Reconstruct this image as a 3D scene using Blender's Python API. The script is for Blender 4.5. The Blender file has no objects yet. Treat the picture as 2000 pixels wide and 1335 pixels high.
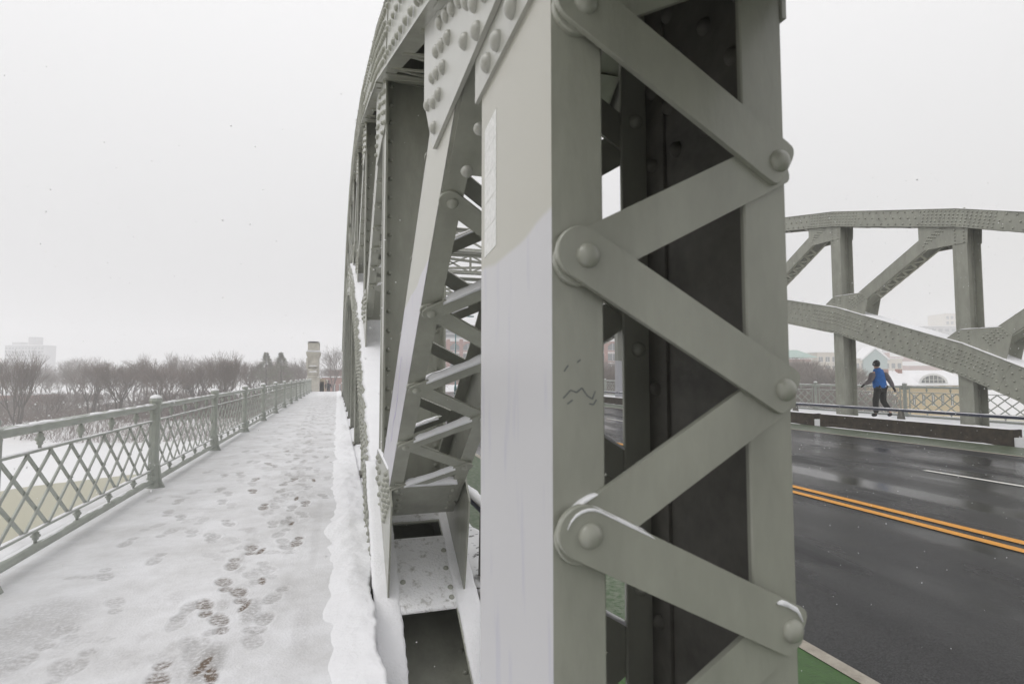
import bpy, math, random
import numpy as np
from mathutils import Vector, noise
R = math.radians
C = bpy.context.scene.collection
scene = bpy.context.scene

# ------------------------------------------------------------------ camera
F_PX = 1100.0; YAW = math.atan(340/1100); PIT = math.atan(63/1100); EYE = 1.5
cam_d = bpy.data.cameras.new('camera'); cam = bpy.data.objects.new('camera', cam_d); C.objects.link(cam)
cam.location = (0, 0, EYE); cam.rotation_euler = (math.pi/2 + PIT, 0, -YAW)
cam_d.sensor_width = 36; cam_d.lens = 36*F_PX/2000; cam_d.clip_start = .05; cam_d.clip_end = 3000
cam_d.dof.use_dof = True; cam_d.dof.focus_distance = 9.0; cam_d.dof.aperture_fstop = 5.6
scene.camera = cam

# ------------------------------------------------------------------ world, sun, exposure
SUN_EL, SUN_AZ = R(55), R(-95)          # azimuth measured from +Y towards +X
w = bpy.data.worlds.new('World'); scene.world = w; w.use_nodes = True
nt = w.node_tree; bg = nt.nodes['Background']
sky = nt.nodes.new('ShaderNodeTexSky'); sky.sky_type = 'NISHITA'; sky.sun_disc = False
sky.sun_elevation = SUN_EL; sky.sun_rotation = SUN_AZ; sky.air_density = 1.0; sky.dust_density = 6.0
hsv = nt.nodes.new('ShaderNodeHueSaturation'); hsv.inputs['Saturation'].default_value = 0.06
mixw = nt.nodes.new('ShaderNodeMixRGB'); mixw.inputs[0].default_value = 0.86
mixw.inputs[2].default_value = (8.9, 8.85, 8.95, 1)
nt.links.new(sky.outputs[0], hsv.inputs['Color']); nt.links.new(hsv.outputs[0], mixw.inputs[1])
geo = nt.nodes.new('ShaderNodeTexCoord'); sz = nt.nodes.new('ShaderNodeSeparateXYZ'); nt.links.new(geo.outputs['Generated'], sz.inputs[0])
mr = nt.nodes.new('ShaderNodeMapRange'); mr.inputs[1].default_value = .0; mr.inputs[2].default_value = .95; mr.inputs[3].default_value = .87; mr.inputs[4].default_value = 1.55
nt.links.new(sz.outputs[2], mr.inputs[0])          # an overcast sky is brighter overhead than at the horizon
mul = nt.nodes.new('ShaderNodeVectorMath'); mul.operation = 'SCALE'; nt.links.new(mixw.outputs[0], mul.inputs[0]); nt.links.new(mr.outputs[0], mul.inputs['Scale'])
nt.links.new(mul.outputs[0], bg.inputs['Color']); bg.inputs['Strength'].default_value = 0.1
sd = bpy.data.lights.new('sun', 'SUN'); sd.energy = 0.5; sd.angle = R(25); sd.color = (1, .97, .93)
sun = bpy.data.objects.new('sun', sd); C.objects.link(sun)
sdir = Vector((math.sin(SUN_AZ)*math.cos(SUN_EL), math.cos(SUN_AZ)*math.cos(SUN_EL), math.sin(SUN_EL)))
sun.rotation_euler = sdir.to_track_quat('Z', 'Y').to_euler()
scene.view_settings.view_transform = 'Standard'; scene.view_settings.look = 'None'
scene.view_settings.exposure = -0.06; scene.view_settings.gamma = 1.0
scene.cycles.volume_bounces = 2

rnd = random.Random(7)

# ------------------------------------------------------------------ materials
def mat(name, col, rough=.6, metal=0., var=.0, vscale=3., bump=0., bscale=40., coat=0., coat_r=.25, col2=None, spec=.5, stretch=None):
    m = bpy.data.materials.new(name); m.use_nodes = True
    t = m.node_tree; p = t.nodes['Principled BSDF']
    p.inputs['Roughness'].default_value = rough; p.inputs['Metallic'].default_value = metal
    p.inputs['Specular IOR Level'].default_value = spec
    p.inputs['Coat Weight'].default_value = coat; p.inputs['Coat Roughness'].default_value = coat_r
    p.inputs['Base Color'].default_value = (*col, 1)
    tc = t.nodes.new('ShaderNodeTexCoord'); src = tc.outputs['Object']
    if stretch:
        mp = t.nodes.new('ShaderNodeMapping'); mp.inputs['Scale'].default_value = stretch
        t.links.new(src, mp.inputs['Vector']); src = mp.outputs[0]
    if var or col2:
        n = t.nodes.new('ShaderNodeTexNoise'); n.inputs['Scale'].default_value = vscale; n.inputs['Detail'].default_value = 6
        n.inputs['Roughness'].default_value = .65
        t.links.new(src, n.inputs['Vector'])
        r = t.nodes.new('ShaderNodeValToRGB'); r.color_ramp.elements[0].position = .34; r.color_ramp.elements[1].position = .68
        c2 = col2 or tuple(min(1, c*(1+var)) for c in col); c1 = col if col2 else tuple(c*(1-var) for c in col)
        r.color_ramp.elements[0].color = (*c1, 1); r.color_ramp.elements[1].color = (*c2, 1)
        t.links.new(n.outputs[0], r.inputs[0]); t.links.new(r.outputs[0], p.inputs['Base Color'])
    if bump:
        n2 = t.nodes.new('ShaderNodeTexNoise'); n2.inputs['Scale'].default_value = bscale; n2.inputs['Detail'].default_value = 5
        b = t.nodes.new('ShaderNodeBump'); b.inputs['Strength'].default_value = bump; b.inputs['Distance'].default_value = .02
        t.links.new(src, n2.inputs['Vector']); t.links.new(n2.outputs[0], b.inputs['Height']); t.links.new(b.outputs[0], p.inputs['Normal'])
    return m

PAINT = mat('steel_paint', (.305, .310, .262), .48, var=.13, vscale=2.6, bump=.10, bscale=16, coat=.55, coat_r=.22, stretch=(2.2, 2.2, .8))
PAINT_D = mat('steel_paint_dark', (.13, .125, .108), .6, var=.3, vscale=5, bump=.12, bscale=40)
RAILP = mat('railing_paint', (.36, .38, .345), .5, var=.12, vscale=4, bump=.08, bscale=60, coat=.3)
SNOW = mat('snow', (.84, .84, .86), .7, var=.015, vscale=9, bump=.35, bscale=55)
SNOWF = mat('snow_far', (.80, .80, .82), .8, var=.04, vscale=.6)
CONC = mat('weathered_granite', (.045, .034, .023), .8, var=.5, vscale=6, bump=.5, bscale=60)
STONE = mat('pale_limestone', (.50, .475, .42), .8, var=.15, vscale=3, bump=.2, bscale=20)
BARK = mat('bark', (.085, .068, .06), .9, var=.25, vscale=6)
TWIG = mat('twigs', (.12, .088, .072), .9, var=.25, vscale=.8)
TWIG2 = mat('red_twigs', (.15, .112, .098), .9, var=.25, vscale=.6)
PINE = mat('pine_needles', (.16, .16, .11), .9, var=.35, vscale=1.5)
BRICK = mat('brick', (.30, .13, .10), .85, var=.12, vscale=3)
BEIGE = mat('beige_render', (.55, .47, .36), .85, var=.06)
CREAM = mat('cream_stone', (.55, .5, .42), .85, var=.05)
GREYB = mat('grey_cladding', (.35, .35, .36), .7, var=.05)
YELLOW = mat('yellow_render', (.62, .48, .26), .85, var=.06)
GLASSD = mat('dark_window', (.10, .115, .13), .15, spec=.6)
GLASSG = mat('green_glass', (.22, .32, .31), .2)
COPPER = mat('green_copper_roof', (.22, .36, .31), .6, var=.1)
WHITEP = mat('white_trim', (.75, .75, .74), .6)
BLUEM = mat('dark_blue_steel', (.012, .018, .045), .4, coat=.4)
TEAL = mat('teal_paint', (.02, .13, .14), .4)
RUST = mat('rust_edge', (.34, .19, .08), .8, var=.3, vscale=20)
BLACK = mat('black_cloth', (.012, .012, .015), .85)
TROUS = mat('black_trousers', (.016, .016, .014), .8, var=.3, vscale=8)
BLUEC = mat('blue_fleece', (.006, .12, .42), .75, var=.15, vscale=10, bump=.4, bscale=30)
GREYC = mat('heather_sleeve', (.15, .13, .135), .85, var=.1, vscale=20)
SKIN = mat('skin', (.45, .27, .20), .55)
HAIR = mat('hair', (.05, .03, .02), .6)
DARKC = mat('dark_coat', (.02, .022, .035), .8)

def graded(name, col, col_low, z0, z1, y0, y1, rough=.5, smear=(.30, .26, .42)):
    """the post web: old cream paint above a sloping line, lavender-grey cover paint below it (a patch with its own shape)"""
    m = mat(name, col, rough, coat=.5, coat_r=.25, bump=.03, bscale=60); t = m.node_tree; p = t.nodes['Principled BSDF']
    tc = t.nodes.new('ShaderNodeTexCoord'); sx = t.nodes.new('ShaderNodeSeparateXYZ'); t.links.new(tc.outputs['Object'], sx.inputs[0])
    n = t.nodes.new('ShaderNodeTexNoise'); n.inputs['Scale'].default_value = 3.2; n.inputs['Detail'].default_value = 1; t.links.new(tc.outputs['Object'], n.inputs['Vector'])
    def M(op, a, b=None, c=None):
        q = t.nodes.new('ShaderNodeMath'); q.operation = op
        for i, v in enumerate((a, b, c)):
            if v is None: continue
            if isinstance(v, (int, float)): q.inputs[i].default_value = v
            else: t.links.new(v, q.inputs[i])
        return q.outputs[0]
    slope = (z1-z0)/(y1-y0)
    line = M('ADD', M('MULTIPLY', M('SUBTRACT', sx.outputs[1], y0), slope), z0)
    d = M('SUBTRACT', line, sx.outputs[2]); d = M('ADD', d, M('MULTIPLY', M('SUBTRACT', n.outputs[0], .5), .07))
    fac = M('MULTIPLY', d, 90); fac.node.use_clamp = True
    mp = t.nodes.new('ShaderNodeMapping'); mp.inputs['Scale'].default_value = (1, 14, 2.2); mp.inputs['Rotation'].default_value = (.25, 0, 0)
    t.links.new(tc.outputs['Object'], mp.inputs['Vector'])
    n2 = t.nodes.new('ShaderNodeTexNoise'); n2.inputs['Scale'].default_value = 1.3; n2.inputs['Detail'].default_value = 4
    t.links.new(mp.outputs[0], n2.inputs['Vector'])
    r = t.nodes.new('ShaderNodeValToRGB'); r.color_ramp.elements[0].position = .22; r.color_ramp.elements[1].position = .42
    r.color_ramp.elements[0].color = (col_low[0]*.8, col_low[1]*.8, col_low[2]*.93, 1); r.color_ramp.elements[1].color = (*col_low, 1)
    t.links.new(n2.outputs[0], r.inputs[0])
    mx = t.nodes.new('ShaderNodeMixRGB'); mx.inputs[1].default_value = (*col, 1)
    t.links.new(fac, mx.inputs[0]); t.links.new(r.outputs[0], mx.inputs[2]); t.links.new(mx.outputs[0], p.inputs['Base Color'])
    return m
WEB1 = graded('post_web_paint_lit', (.42, .41, .355), (.50, .497, .512), 1.80, 1.77, .92, 1.43)  # both paint tones lightened to carry the glancing light on this side
WEBD = graded('diagonal_web_paint_lit', (.45, .445, .39), (.52, .51, .55), 1.93, 1.86, 2.6, 3.2)  # two real paints, their colours raised in place of side light
WEBH = graded('hanger_web_paint', (.215, .222, .185), (.42, .42, .45), 2.3, 2.3, 0, 1)
GUSS = mat('gusset_paint_lit', (.38, .38, .34), .45, var=.05, vscale=3, coat=.6, coat_r=.22, bump=.03)  # paler than the steel paint: sky sheen on the plate put into its colour

# ------------------------------------------------------------------ mesh builder
def basis(n, up=(0, 0, 1)):
    n = np.array(n, float); n /= np.linalg.norm(n)
    u = np.cross(up, n)
    if np.linalg.norm(u) < 1e-4: u = np.cross((0, 1, 0), n)
    u /= np.linalg.norm(u); return u, np.cross(n, u), n
def dome_tpl(seg, rings):
    vs, fs = [], []
    for i in range(rings):
        a = i/rings*math.pi/2
        for j in range(seg):
            b = 2*math.pi*j/seg; vs.append((math.cos(a)*math.cos(b), math.cos(a)*math.sin(b), math.sin(a)))
    vs.append((0, 0, 1))
    for i in range(rings-1):
        for j in range(seg):
            k = (j+1) % seg; fs.append((i*seg+j, i*seg+k, (i+1)*seg+k, (i+1)*seg+j))
    for j in range(seg): fs.append(((rings-1)*seg+j, (rings-1)*seg+(j+1) % seg, len(vs)-1))
    return np.array(vs), fs
DT = {k: dome_tpl(*k) for k in ((6, 2), (8, 3), (16, 6), (24, 8))}

class MB:
    def __init__(s): s.v = []; s.f = []; s.sm = []
    def add(s, vs, fs, smooth=False):
        o = len(s.v); s.v.extend([tuple(map(float, p)) for p in vs]); s.f.extend([tuple(i+o for i in f) for f in fs]); s.sm.extend([smooth]*len(fs))
        return s
    def add2(s, o):
        k = len(s.v); s.v.extend(o.v); s.f.extend([tuple(i+k for i in f) for f in o.f]); s.sm.extend(o.sm); return s
    def box(s, x0, x1, y0, y1, z0, z1):
        vs = [(x, y, z) for z in (z0, z1) for y in (y0, y1) for x in (x0, x1)]
        return s.add(vs, [(0, 2, 3, 1), (4, 5, 7, 6), (0, 1, 5, 4), (2, 6, 7, 3), (0, 4, 6, 2), (1, 3, 7, 5)])
    def obox(s, o, ux, uy, uz, x0, x1, y0, y1, z0, z1):
        o, ux, uy, uz = (np.array(q, float) for q in (o, ux, uy, uz))
        vs = [o+ux*x+uy*y+uz*z for z in (z0, z1) for y in (y0, y1) for x in (x0, x1)]
        return s.add(vs, [(0, 2, 3, 1), (4, 5, 7, 6), (0, 1, 5, 4), (2, 6, 7, 3), (0, 4, 6, 2), (1, 3, 7, 5)])
    def prism(s, pts, o, u, v, n, t0, t1, bev=0):
        o, u, v, n = (np.array(q, float) for q in (o, u, v, n)); k = len(pts)
        rings = [(t0, 0), (t1, 0)]
        cx = sum(p[0] for p in pts)/k; cy = sum(p[1] for p in pts)/k
        if bev: rings = [(t0, 0), (t1-bev*(1 if t1 > t0 else -1), 0), (t1, bev)]
        vs = []
        for t, b in rings:
            for p in pts:
                dx, dy = p[0]-cx, p[1]-cy; L = math.hypot(dx, dy) or 1; q = (1-b/L)
                vs.append(o+u*(cx+dx*q)+v*(cy+dy*q)+n*t)
        fs = [tuple(range(k))[::-1], tuple((len(rings)-1)*k+i for i in range(k))]
        for r in range(len(rings)-1): fs += [(r*k+i, r*k+(i+1) % k, (r+1)*k+(i+1) % k, (r+1)*k+i) for i in range(k)]
        return s.add(vs, fs)
    def yz(s, pts, x0, x1): return s.prism(pts, (0, 0, 0), (0, 1, 0), (0, 0, 1), (1, 0, 0), x0, x1)
    def tube(s, pts, rad, n=8, caps=True, up=(0, 0, 1), sq=(1, 1)):
        pts = [np.array(p, float) for p in pts]
        if not hasattr(rad, '__len__'): rad = [rad]*len(pts)
        vs, fs = [], []
        for i, p in enumerate(pts):
            d = pts[min(i+1, len(pts)-1)]-pts[max(i-1, 0)]; u, v, _ = basis(d, up)
            for j in range(n):
                a = 2*math.pi*j/n; vs.append(p+u*math.cos(a)*rad[i]*sq[0]+v*math.sin(a)*rad[i]*sq[1])
        for i in range(len(pts)-1):
            for j in range(n):
                k = (j+1) % n; fs.append((i*n+j, i*n+k, (i+1)*n+k, (i+1)*n+j))
        if caps: fs += [tuple(range(n))[::-1], tuple((len(pts)-1)*n+j for j in range(n))]
        return s.add(vs, fs, n > 4)
    def dome(s, p, n, r=.023, h=None, k=(6, 2)):
        u, v, w_ = basis(n); tv, tf = DT[k]; h = h or r*.95
        m = np.outer(tv[:, 0]*r, u)+np.outer(tv[:, 1]*r, v)+np.outer(tv[:, 2]*h, w_)+np.array(p, float)
        return s.add(m, tf, True)
    def lathe(s, prof, o=(0, 0, 0), n=10, ax=(0, 0, 1)):
        u, v, w_ = basis(ax); o = np.array(o, float)
        vs = [o+u*r*math.cos(2*math.pi*j/n)+v*r*math.sin(2*math.pi*j/n)+w_*z for r, z in prof for j in range(n)]
        fs = [(i*n+j, i*n+(j+1) % n, (i+1)*n+(j+1) % n, (i+1)*n+j) for i in range(len(prof)-1) for j in range(n)]
        fs += [tuple(range(n))[::-1], tuple((len(prof)-1)*n+j for j in range(n))]
        return s.add(vs, fs, True)
    def ridge(s, p0, p1, wd, h, step=.05, seed=0, side=None, taper=True):
        """lumpy strip of lying snow along a line"""
        p0, p1 = np.array(p0, float), np.array(p1, float); L = np.linalg.norm(p1-p0); d = (p1-p0)/L
        sd_ = np.array(side if side is not None else np.cross(d, (0, 0, 1)), float); sd_ /= np.linalg.norm(sd_)
        n = max(3, int(L/step)); K = 7; vs, fs = [], []
        for i in range(n+1):
            q = p0+d*(L*i/n); e = 1
            if taper: e = min(1, i/1.5+.08, (n-i)/1.5+.08)
            for j in range(K):
                a = math.pi*j/(K-1)
                nz = noise.noise(Vector((q*14)+np.array([seed*3.1, j*.35, 0])))
                nz2 = noise.noise(Vector((q*4)+np.array([seed*7.7, 5, 0])))
                hh = h*(1+.35*nz+.45*nz2)*e; ww = wd*.5*(1+.10*nz)
                vs.append(q+sd_*math.cos(a)*ww+np.array([0, 0, max(0, math.sin(a))**.7*hh-.004]))
        for i in range(n):
            for j in range(K-1): fs.append((i*K+j, i*K+j+1, (i+1)*K+j+1, (i+1)*K+j))
            fs.append((i*K+K-1, i*K, (i+1)*K, (i+1)*K+K-1))
        fs += [tuple(range(K)), tuple(n*K+j for j in range(K))[::-1]]
        return s.add(vs, fs, True)
    def ridge_path(s, P, wd, h, step=.04, seed=0, side=(1, 0, 0)):
        P = [np.array(p, float) for p in P]; q = [P[0]]
        for a, b in zip(P, P[1:]):
            n = max(1, int(np.linalg.norm(b-a)/step)); q += [a+(b-a)*(i+1)/n for i in range(n)]
        sd_ = np.array(side, float); K = 9; vs, fs = [], []; n = len(q)-1
        for i, c in enumerate(q):
            e = min(1, i/2+.15, (n-i)/2+.15); n1 = noise.noise(Vector(c*5)+Vector((seed, 0, 0)))
            for j in range(K):
                a = math.pi*j/(K-1); nz = noise.noise(Vector(c*22)+Vector((seed*3, j*.4, 0)))
                vs.append(c+sd_*math.cos(a)*wd*.5*(1+.10*nz+.08*n1)+np.array([0, 0, max(0, math.sin(a))**.55*h*(1+.45*n1+.22*nz)*e-.004]))
        for i in range(n):
            fs += [(i*K+j, i*K+j+1, (i+1)*K+j+1, (i+1)*K+j) for j in range(K-1)]; fs.append((i*K+K-1, i*K, (i+1)*K, (i+1)*K+K-1))
        fs += [tuple(range(K)), tuple(n*K+j for j in range(K))[::-1]]
        return s.add(vs, fs, True)
    def build(s, name, m, parent=None, **tags):
        me = bpy.data.meshes.new(name); me.from_pydata(s.v, [], s.f); me.update()
        me.polygons.foreach_set('use_smooth', s.sm)
        me.materials.append(m); o = bpy.data.objects.new(name, me); C.objects.link(o)
        if parent is not None: o.parent = parent
        for k, v in tags.items(): o[k] = v
        return o
def empty(name, label, cat, group=None, loc=(0, 0, 0)):
    o = bpy.data.objects.new(name, None); o.location = loc; C.objects.link(o); o['label'] = label; o['category'] = cat
    if group: o['group'] = group
    return o
def tag(o, label, cat, group=None):
    o['label'] = label; o['category'] = cat
    if group: o['group'] = group
    return o
def child(o, name, m, parent): return m and o.build(name, m, parent)
def copy_tree(o, parent=None):
    c = o.copy(); C.objects.link(c)
    if parent is not None: c.parent = parent
    for ch in list(o.children): copy_tree(ch, c)
    return c

def zdeck(y): return -.000034*max(0, y)**2 - (.0042*(y-54)**2 if y > 54 else 0)

# ------------------------------------------------------------------ road and pavements (setting)
YS = [-14, -6, 0, 6, 12, 18, 24, 30, 36, 42, 48, 54, 56, 58, 60, 62, 64, 66, 68, 71, 74, 77, 80]
def strip(name, x0, x1, z, m, thick=0, parent=None, ys=YS, **tg):
    b = MB(); vs = []; fs = []
    for y in ys: vs += [(x0, y, zdeck(y)+z), (x1, y, zdeck(y)+z)]
    n = len(ys)
    fs = [(2*i, 2*i+1, 2*i+3, 2*i+2) for i in range(n-1)]
    if thick:
        for y in ys: vs += [(x0, y, zdeck(y)+z-thick), (x1, y, zdeck(y)+z-thick)]
        for i in range(n-1):
            a = 2*i; c = 2*n+2*i
            fs += [(c+2, c+3, c+1, c), (a, a+2, c+2, c), (a+3, a+1, c+1, c+3)]
    return b.add(vs, fs).build(name, m, parent, **tg)

def wet_asphalt():
    m = bpy.data.materials.new('wet_asphalt'); m.use_nodes = True; t = m.node_tree; p = t.nodes['Principled BSDF']
    tc = t.nodes.new('ShaderNodeTexCoord')
    def nz(scale, sc, det=5):
        mp = t.nodes.new('ShaderNodeMapping'); mp.inputs['Scale'].default_value = sc; t.links.new(tc.outputs['Object'], mp.inputs[0])
        n = t.nodes.new('ShaderNodeTexNoise'); n.inputs['Scale'].default_value = scale; n.inputs['Detail'].default_value = det
        t.links.new(mp.outputs[0], n.inputs['Vector']); return n.outputs[0]
    def ramp(src, a, b, ca, cb):
        r = t.nodes.new('ShaderNodeValToRGB'); r.color_ramp.elements[0].position = a; r.color_ramp.elements[1].position = b
        r.color_ramp.elements[0].color = (ca, ca, ca, 1) if not hasattr(ca, '__len__') else (*ca, 1)
        r.color_ramp.elements[1].color = (cb, cb, cb, 1) if not hasattr(cb, '__len__') else (*cb, 1)
        t.links.new(src, r.inputs[0]); return r.outputs[0]
    big = nz(.9, (1.1, .16, 1)); blot = nz(.55, (1, .55, 1), 8); fine = nz(130, (1, 1, 1), 3); mid = nz(5, (1, .35, 1))
    t.links.new(ramp(fine, .35, .7, (.006, .006, .0065), (.045, .045, .047)), p.inputs['Base Color'])
    bl = ramp(blot, .47, .56, 1., 0.); mm = t.nodes.new('ShaderNodeMixRGB'); mm.blend_type = 'MIX'
    mm.inputs[2].default_value = (.05, .05, .05, 1); t.links.new(bl, mm.inputs[0]); t.links.new(ramp(big, .42, .62, .07, .46), mm.inputs[1])
    inv_ = t.nodes.new('ShaderNodeMath'); inv_.operation = 'MULTIPLY'; inv_.inputs[1].default_value = .75; t.links.new(bl, inv_.inputs[0]); t.links.new(inv_.outputs[0], mm.inputs[0])
    t.links.new(mm.outputs[0], p.inputs['Roughness'])
    p.inputs['Specular IOR Level'].default_value = .5; p.inputs['IOR'].default_value = 1.24
    b = t.nodes.new('ShaderNodeBump'); b.inputs['Distance'].default_value = .006
    t.links.new(ramp(big, .42, .60, .12, .75), b.inputs['Strength'])
    t.links.new(fine, b.inputs['Height']); t.links.new(b.outputs[0], p.inputs['Normal'])
    return m
ASPH = wet_asphalt()
GREEN = mat('green_lane_paint', (.042, .115, .018), .45, var=.25, vscale=30, bump=.5, bscale=110)
GREENN = mat('green_lane_salted', (.045, .10, .03), .6, col2=(.20, .22, .17), vscale=20, bump=.6, bscale=60)
GREENF = mat('green_lane_slush', (.05, .075, .035), .4, col2=(.16, .18, .14), vscale=6, bump=.4, bscale=90)
PYEL = mat('yellow_road_paint', (.66, .275, .006), .4, var=.12, vscale=14, bump=.3, bscale=100)
PWHI = mat('white_road_paint', (.75, .74, .70), .4, col2=(.55, .54, .5), vscale=22, bump=.3, bscale=100)
PCRE = mat('worn_edge_line', (.47, .43, .36), .55, col2=(.33, .29, .24), vscale=16, bump=.8, bscale=60)
def st(name, *a, **k): return strip(name, *a, kind='structure', **k)
road = st('road', 1.36, 14.76, -.15, ASPH, thick=.5)
st('bike_lane', 1.37, 2.69, -.146, GREEN, ys=[-14, -6, 0, 3.1]); st('bike_lane', 1.37, 2.69, -.146, GREENN, ys=[3.1]+[q for q in YS if q > 4]); st('bike_lane', 13.2, 14.75, -.146, GREENF)
for x0, x1, m in ((2.69, 2.79, PCRE), (6.08, 6.21, PYEL), (6.37, 6.51, PYEL), (13.1, 13.2, PCRE)): st('road_marking', x0, x1, -.142, m)
for y0 in (-16.7, -4.7, 7.27, 19.27, 31.27, 43.27):
    st('road_marking', 9.62, 9.73, -.142, PWHI, ys=[y0-3.05, y0-1.5, y0])
st('pavement', 14.8, 19.3, .055, SNOWF, thick=.5)
DARK = mat('deck_underside', (.03, .028, .025), .9)
st('pavement', -2.66, .22, -.02, DARK, thick=.3)

# snow-covered walkway with trodden footprints
def prints():
    P = []
    # x, y, heading(deg from +Y), darkness, mud
    import itertools
    f = np.array([math.sin(YAW)*math.cos(PIT), math.cos(YAW)*math.cos(PIT), math.sin(PIT)]); r = np.array([math.cos(YAW), -math.sin(YAW), 0]); u = np.cross(r, f)
    def g(px, py):
        d = f+r*(px-1000)/F_PX+u*(667.5-py)/F_PX; t = -EYE/d[2]; return d[0]*t, d[1]*t
    dark = [(310, 1318), (402, 1185), (432, 1215), (455, 1100), (492, 1072), (495, 958), (515, 988), (525, 905), (470, 1160), (580, 1056), (500, 935), (440, 1140), (560, 880), (598, 982), (575, 935)]
    grey = [(155, 1290), (110, 1240), (205, 1120), (228, 1180), (250, 1058), (330, 1040), (305, 1090), (368, 1190), (350, 1210), (516, 1213), (492, 1243), (565, 1070), (520, 1106), (497, 1126),
            (380, 960), (350, 978), (408, 920), (440, 927), (545, 975), (592, 1003), (570, 1012), (330, 1000), (300, 975), (460, 905), (480, 880), (450, 850), (520, 860), (540, 840), (70, 1240), (140, 1230), (395, 1250), (375, 1262),
            (445, 1020), (420, 1050), (605, 880), (590, 905), (550, 1040), (610, 930), (540, 1160), (120, 1310), (60, 1280)]
    for i, (a, b) in enumerate(dark): x, y = g(a, b); P.append((x, y, rnd.uniform(-14, 14)+(0 if i % 3 else 180), rnd.uniform(.85, 1), rnd.uniform(.6, 1)))
    for i, (a, b) in enumerate(grey): x, y = g(a, b); P.append((x, y, rnd.uniform(-22, 22)+(0 if i % 2 else 180), rnd.uniform(.45, .8), rnd.uniform(0, .25)))
    for tx, y0, y1, mu in ((-.75, 6, 60, .5), (-.55, 6.5, 58, .3), (-1.05, 5, 58, .2), (-.35, 5, 60, .35), (-1.5, 6, 40, .1), (-.9, 9, 60, .5), (-.2, 7, 60, .3), (-.62, 11, 60, .4)):
        y = y0+rnd.random(); s = 1; back = rnd.random() < .5
        while y < y1:
            P.append((tx+.10*s+rnd.uniform(-.05, .05)+.18*math.sin(y*.23+tx*9), y, rnd.uniform(-12, 12)+(180 if back else 0), rnd.uniform(.3, .85), rnd.random()*mu))
            y += rnd.uniform(.58, .78); s = -s
    for _ in range(60): P.append((rnd.uniform(-1.9, -.2), rnd.uniform(2.6, 20), rnd.uniform(0, 360), rnd.uniform(.25, .5), 0))
    return P
def snow_walk():
    xs = np.concatenate([np.linspace(-2.68, -1.95, 30), np.linspace(-1.93, .0, 170), np.linspace(.02, .235, 10)])
    ys = [-14, -8, -4, -1, 0]; y = .5
    while y < 80: ys.append(y); y += max(.0125, .0027*y) if y > 2 else .1
    ys = np.array(ys); nx, ny = len(xs), len(ys)
    X, Y = np.meshgrid(xs, ys); wet = np.zeros_like(X); mud = np.zeros_like(X); dep = np.zeros_like(X)
    for (px, py, hd, dk, mu) in prints():
        j0, j1 = np.searchsorted(ys, (py-.25, py+.25)); i0, i1 = np.searchsorted(xs, (px-.2, px+.2))
        if j1 <= j0 or i1 <= i0: continue
        dx = X[j0:j1, i0:i1]-px; dy = Y[j0:j1, i0:i1]-py; c, s = math.cos(R(hd)), math.sin(R(hd))
        a = dx*c-dy*s; b = dx*s+dy*c; curve = a+.012*np.sin(b*12)
        sole = 1-((curve/.062)**2+((b-.055)/.118)**2); heel = 1-((a/.048)**2+((b+.11)/.062)**2)
        m = np.clip(np.maximum(sole, heel)*2.0, 0, 1)
        rim = np.clip(1-np.abs(np.maximum(sole, heel)+.25)*3, 0, 1)
        tread = .76+.24*np.sin(b*165+np.sin(a*60))
        wet[j0:j1, i0:i1] = np.maximum(wet[j0:j1, i0:i1], np.minimum(1.0, .85*m*dk*tread*(1+.7*mu)))
        mud[j0:j1, i0:i1] = np.maximum(mud[j0:j1, i0:i1], m*mu*dk)
        dep[j0:j1, i0:i1] += -.009*m*dk+.004*rim*dk*(1-m)
    # scuffed slush patches
    for (px, py, rx, ry, k) in ((-2.0, 3.0, .42, .30, .75), (-1.75, 3.6, .3, .3, .45), (-.62, 3.35, .10, .28, .7), (-.70, 2.95, .08, .2, .8), (-1.7, 4.2, .3, .5, .35), (-.5, 4.0, .07, .25, .6), (-.18, 3.6, .06, .5, .18), (-.17, 6, .05, 1.6, .15)):
        d = 1-((X-px)/rx)**2-((Y-py)/ry)**2; m = np.clip(d*1.4, 0, 1)*k; wet = np.maximum(wet, m)
    for (px, py, rx, ry, hd) in [(-.64, 3.34, .035, .15, 10), (-.58, 3.22, .04, .12, -14), (-.70, 3.05, .035, .14, 8), (-.55, 4.1, .03, .12, 12), (-.50, 4.55, .03, .1, -9), (-.42, 6.2, .03, .12, 5), (-.6, 5.3, .03, .11, 15), (-.75, 2.8, .05, .13, 4), (-.45, 7.4, .03, .15, 3), (-.3, 8.6, .03, .16, -6)]:
        c, sn = math.cos(R(hd)), math.sin(R(hd)); a = (X-px)*c-(Y-py)*sn; b_ = (X-px)*sn+(Y-py)*c
        m = np.clip((1-(a/rx)**2-(b_/ry)**2)*1.5, 0, 1); wet = np.maximum(wet, m*1.15); mud = np.maximum(mud, m); dep -= m*.004
    band = np.exp(-((X+.62+.12*np.sin(Y*.5))/.42)**2)*np.clip((Y-1.5)/2, 0, 1)
    scuff = np.vectorize(lambda a, b: noise.noise(Vector((a*5, b*2.4, 9)))+.5*noise.noise(Vector((a*17, b*8, 3))))(X, Y)
    wet = np.maximum(wet, np.clip(scuff-.12, 0, .5)*band*.9); mud = np.maximum(mud, np.clip(scuff, 0, 1)*band*.5)
    Z = np.array([zdeck(v) for v in ys])[:, None]+dep
    lum = np.vectorize(lambda a, b: noise.noise(Vector((a*2.2, b*1.1, 0)))*.007+noise.noise(Vector((a*11, b*7, 3)))*.0022)(X, Y)
    Z = Z+lum+np.where(X < -2.42, .055*np.clip((-2.42-X)/.08, 0, 1), 0)
    Z = np.where(X > .215, Z-.03, Z)
    v = np.stack([X, Y, Z], -1).reshape(-1, 3)
    a = np.arange((ny-1)*(nx-1)); j, i = a//(nx-1), a % (nx-1); q = j*nx+i
    fc = np.stack([q, q+1, q+nx+1, q+nx], -1)
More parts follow.
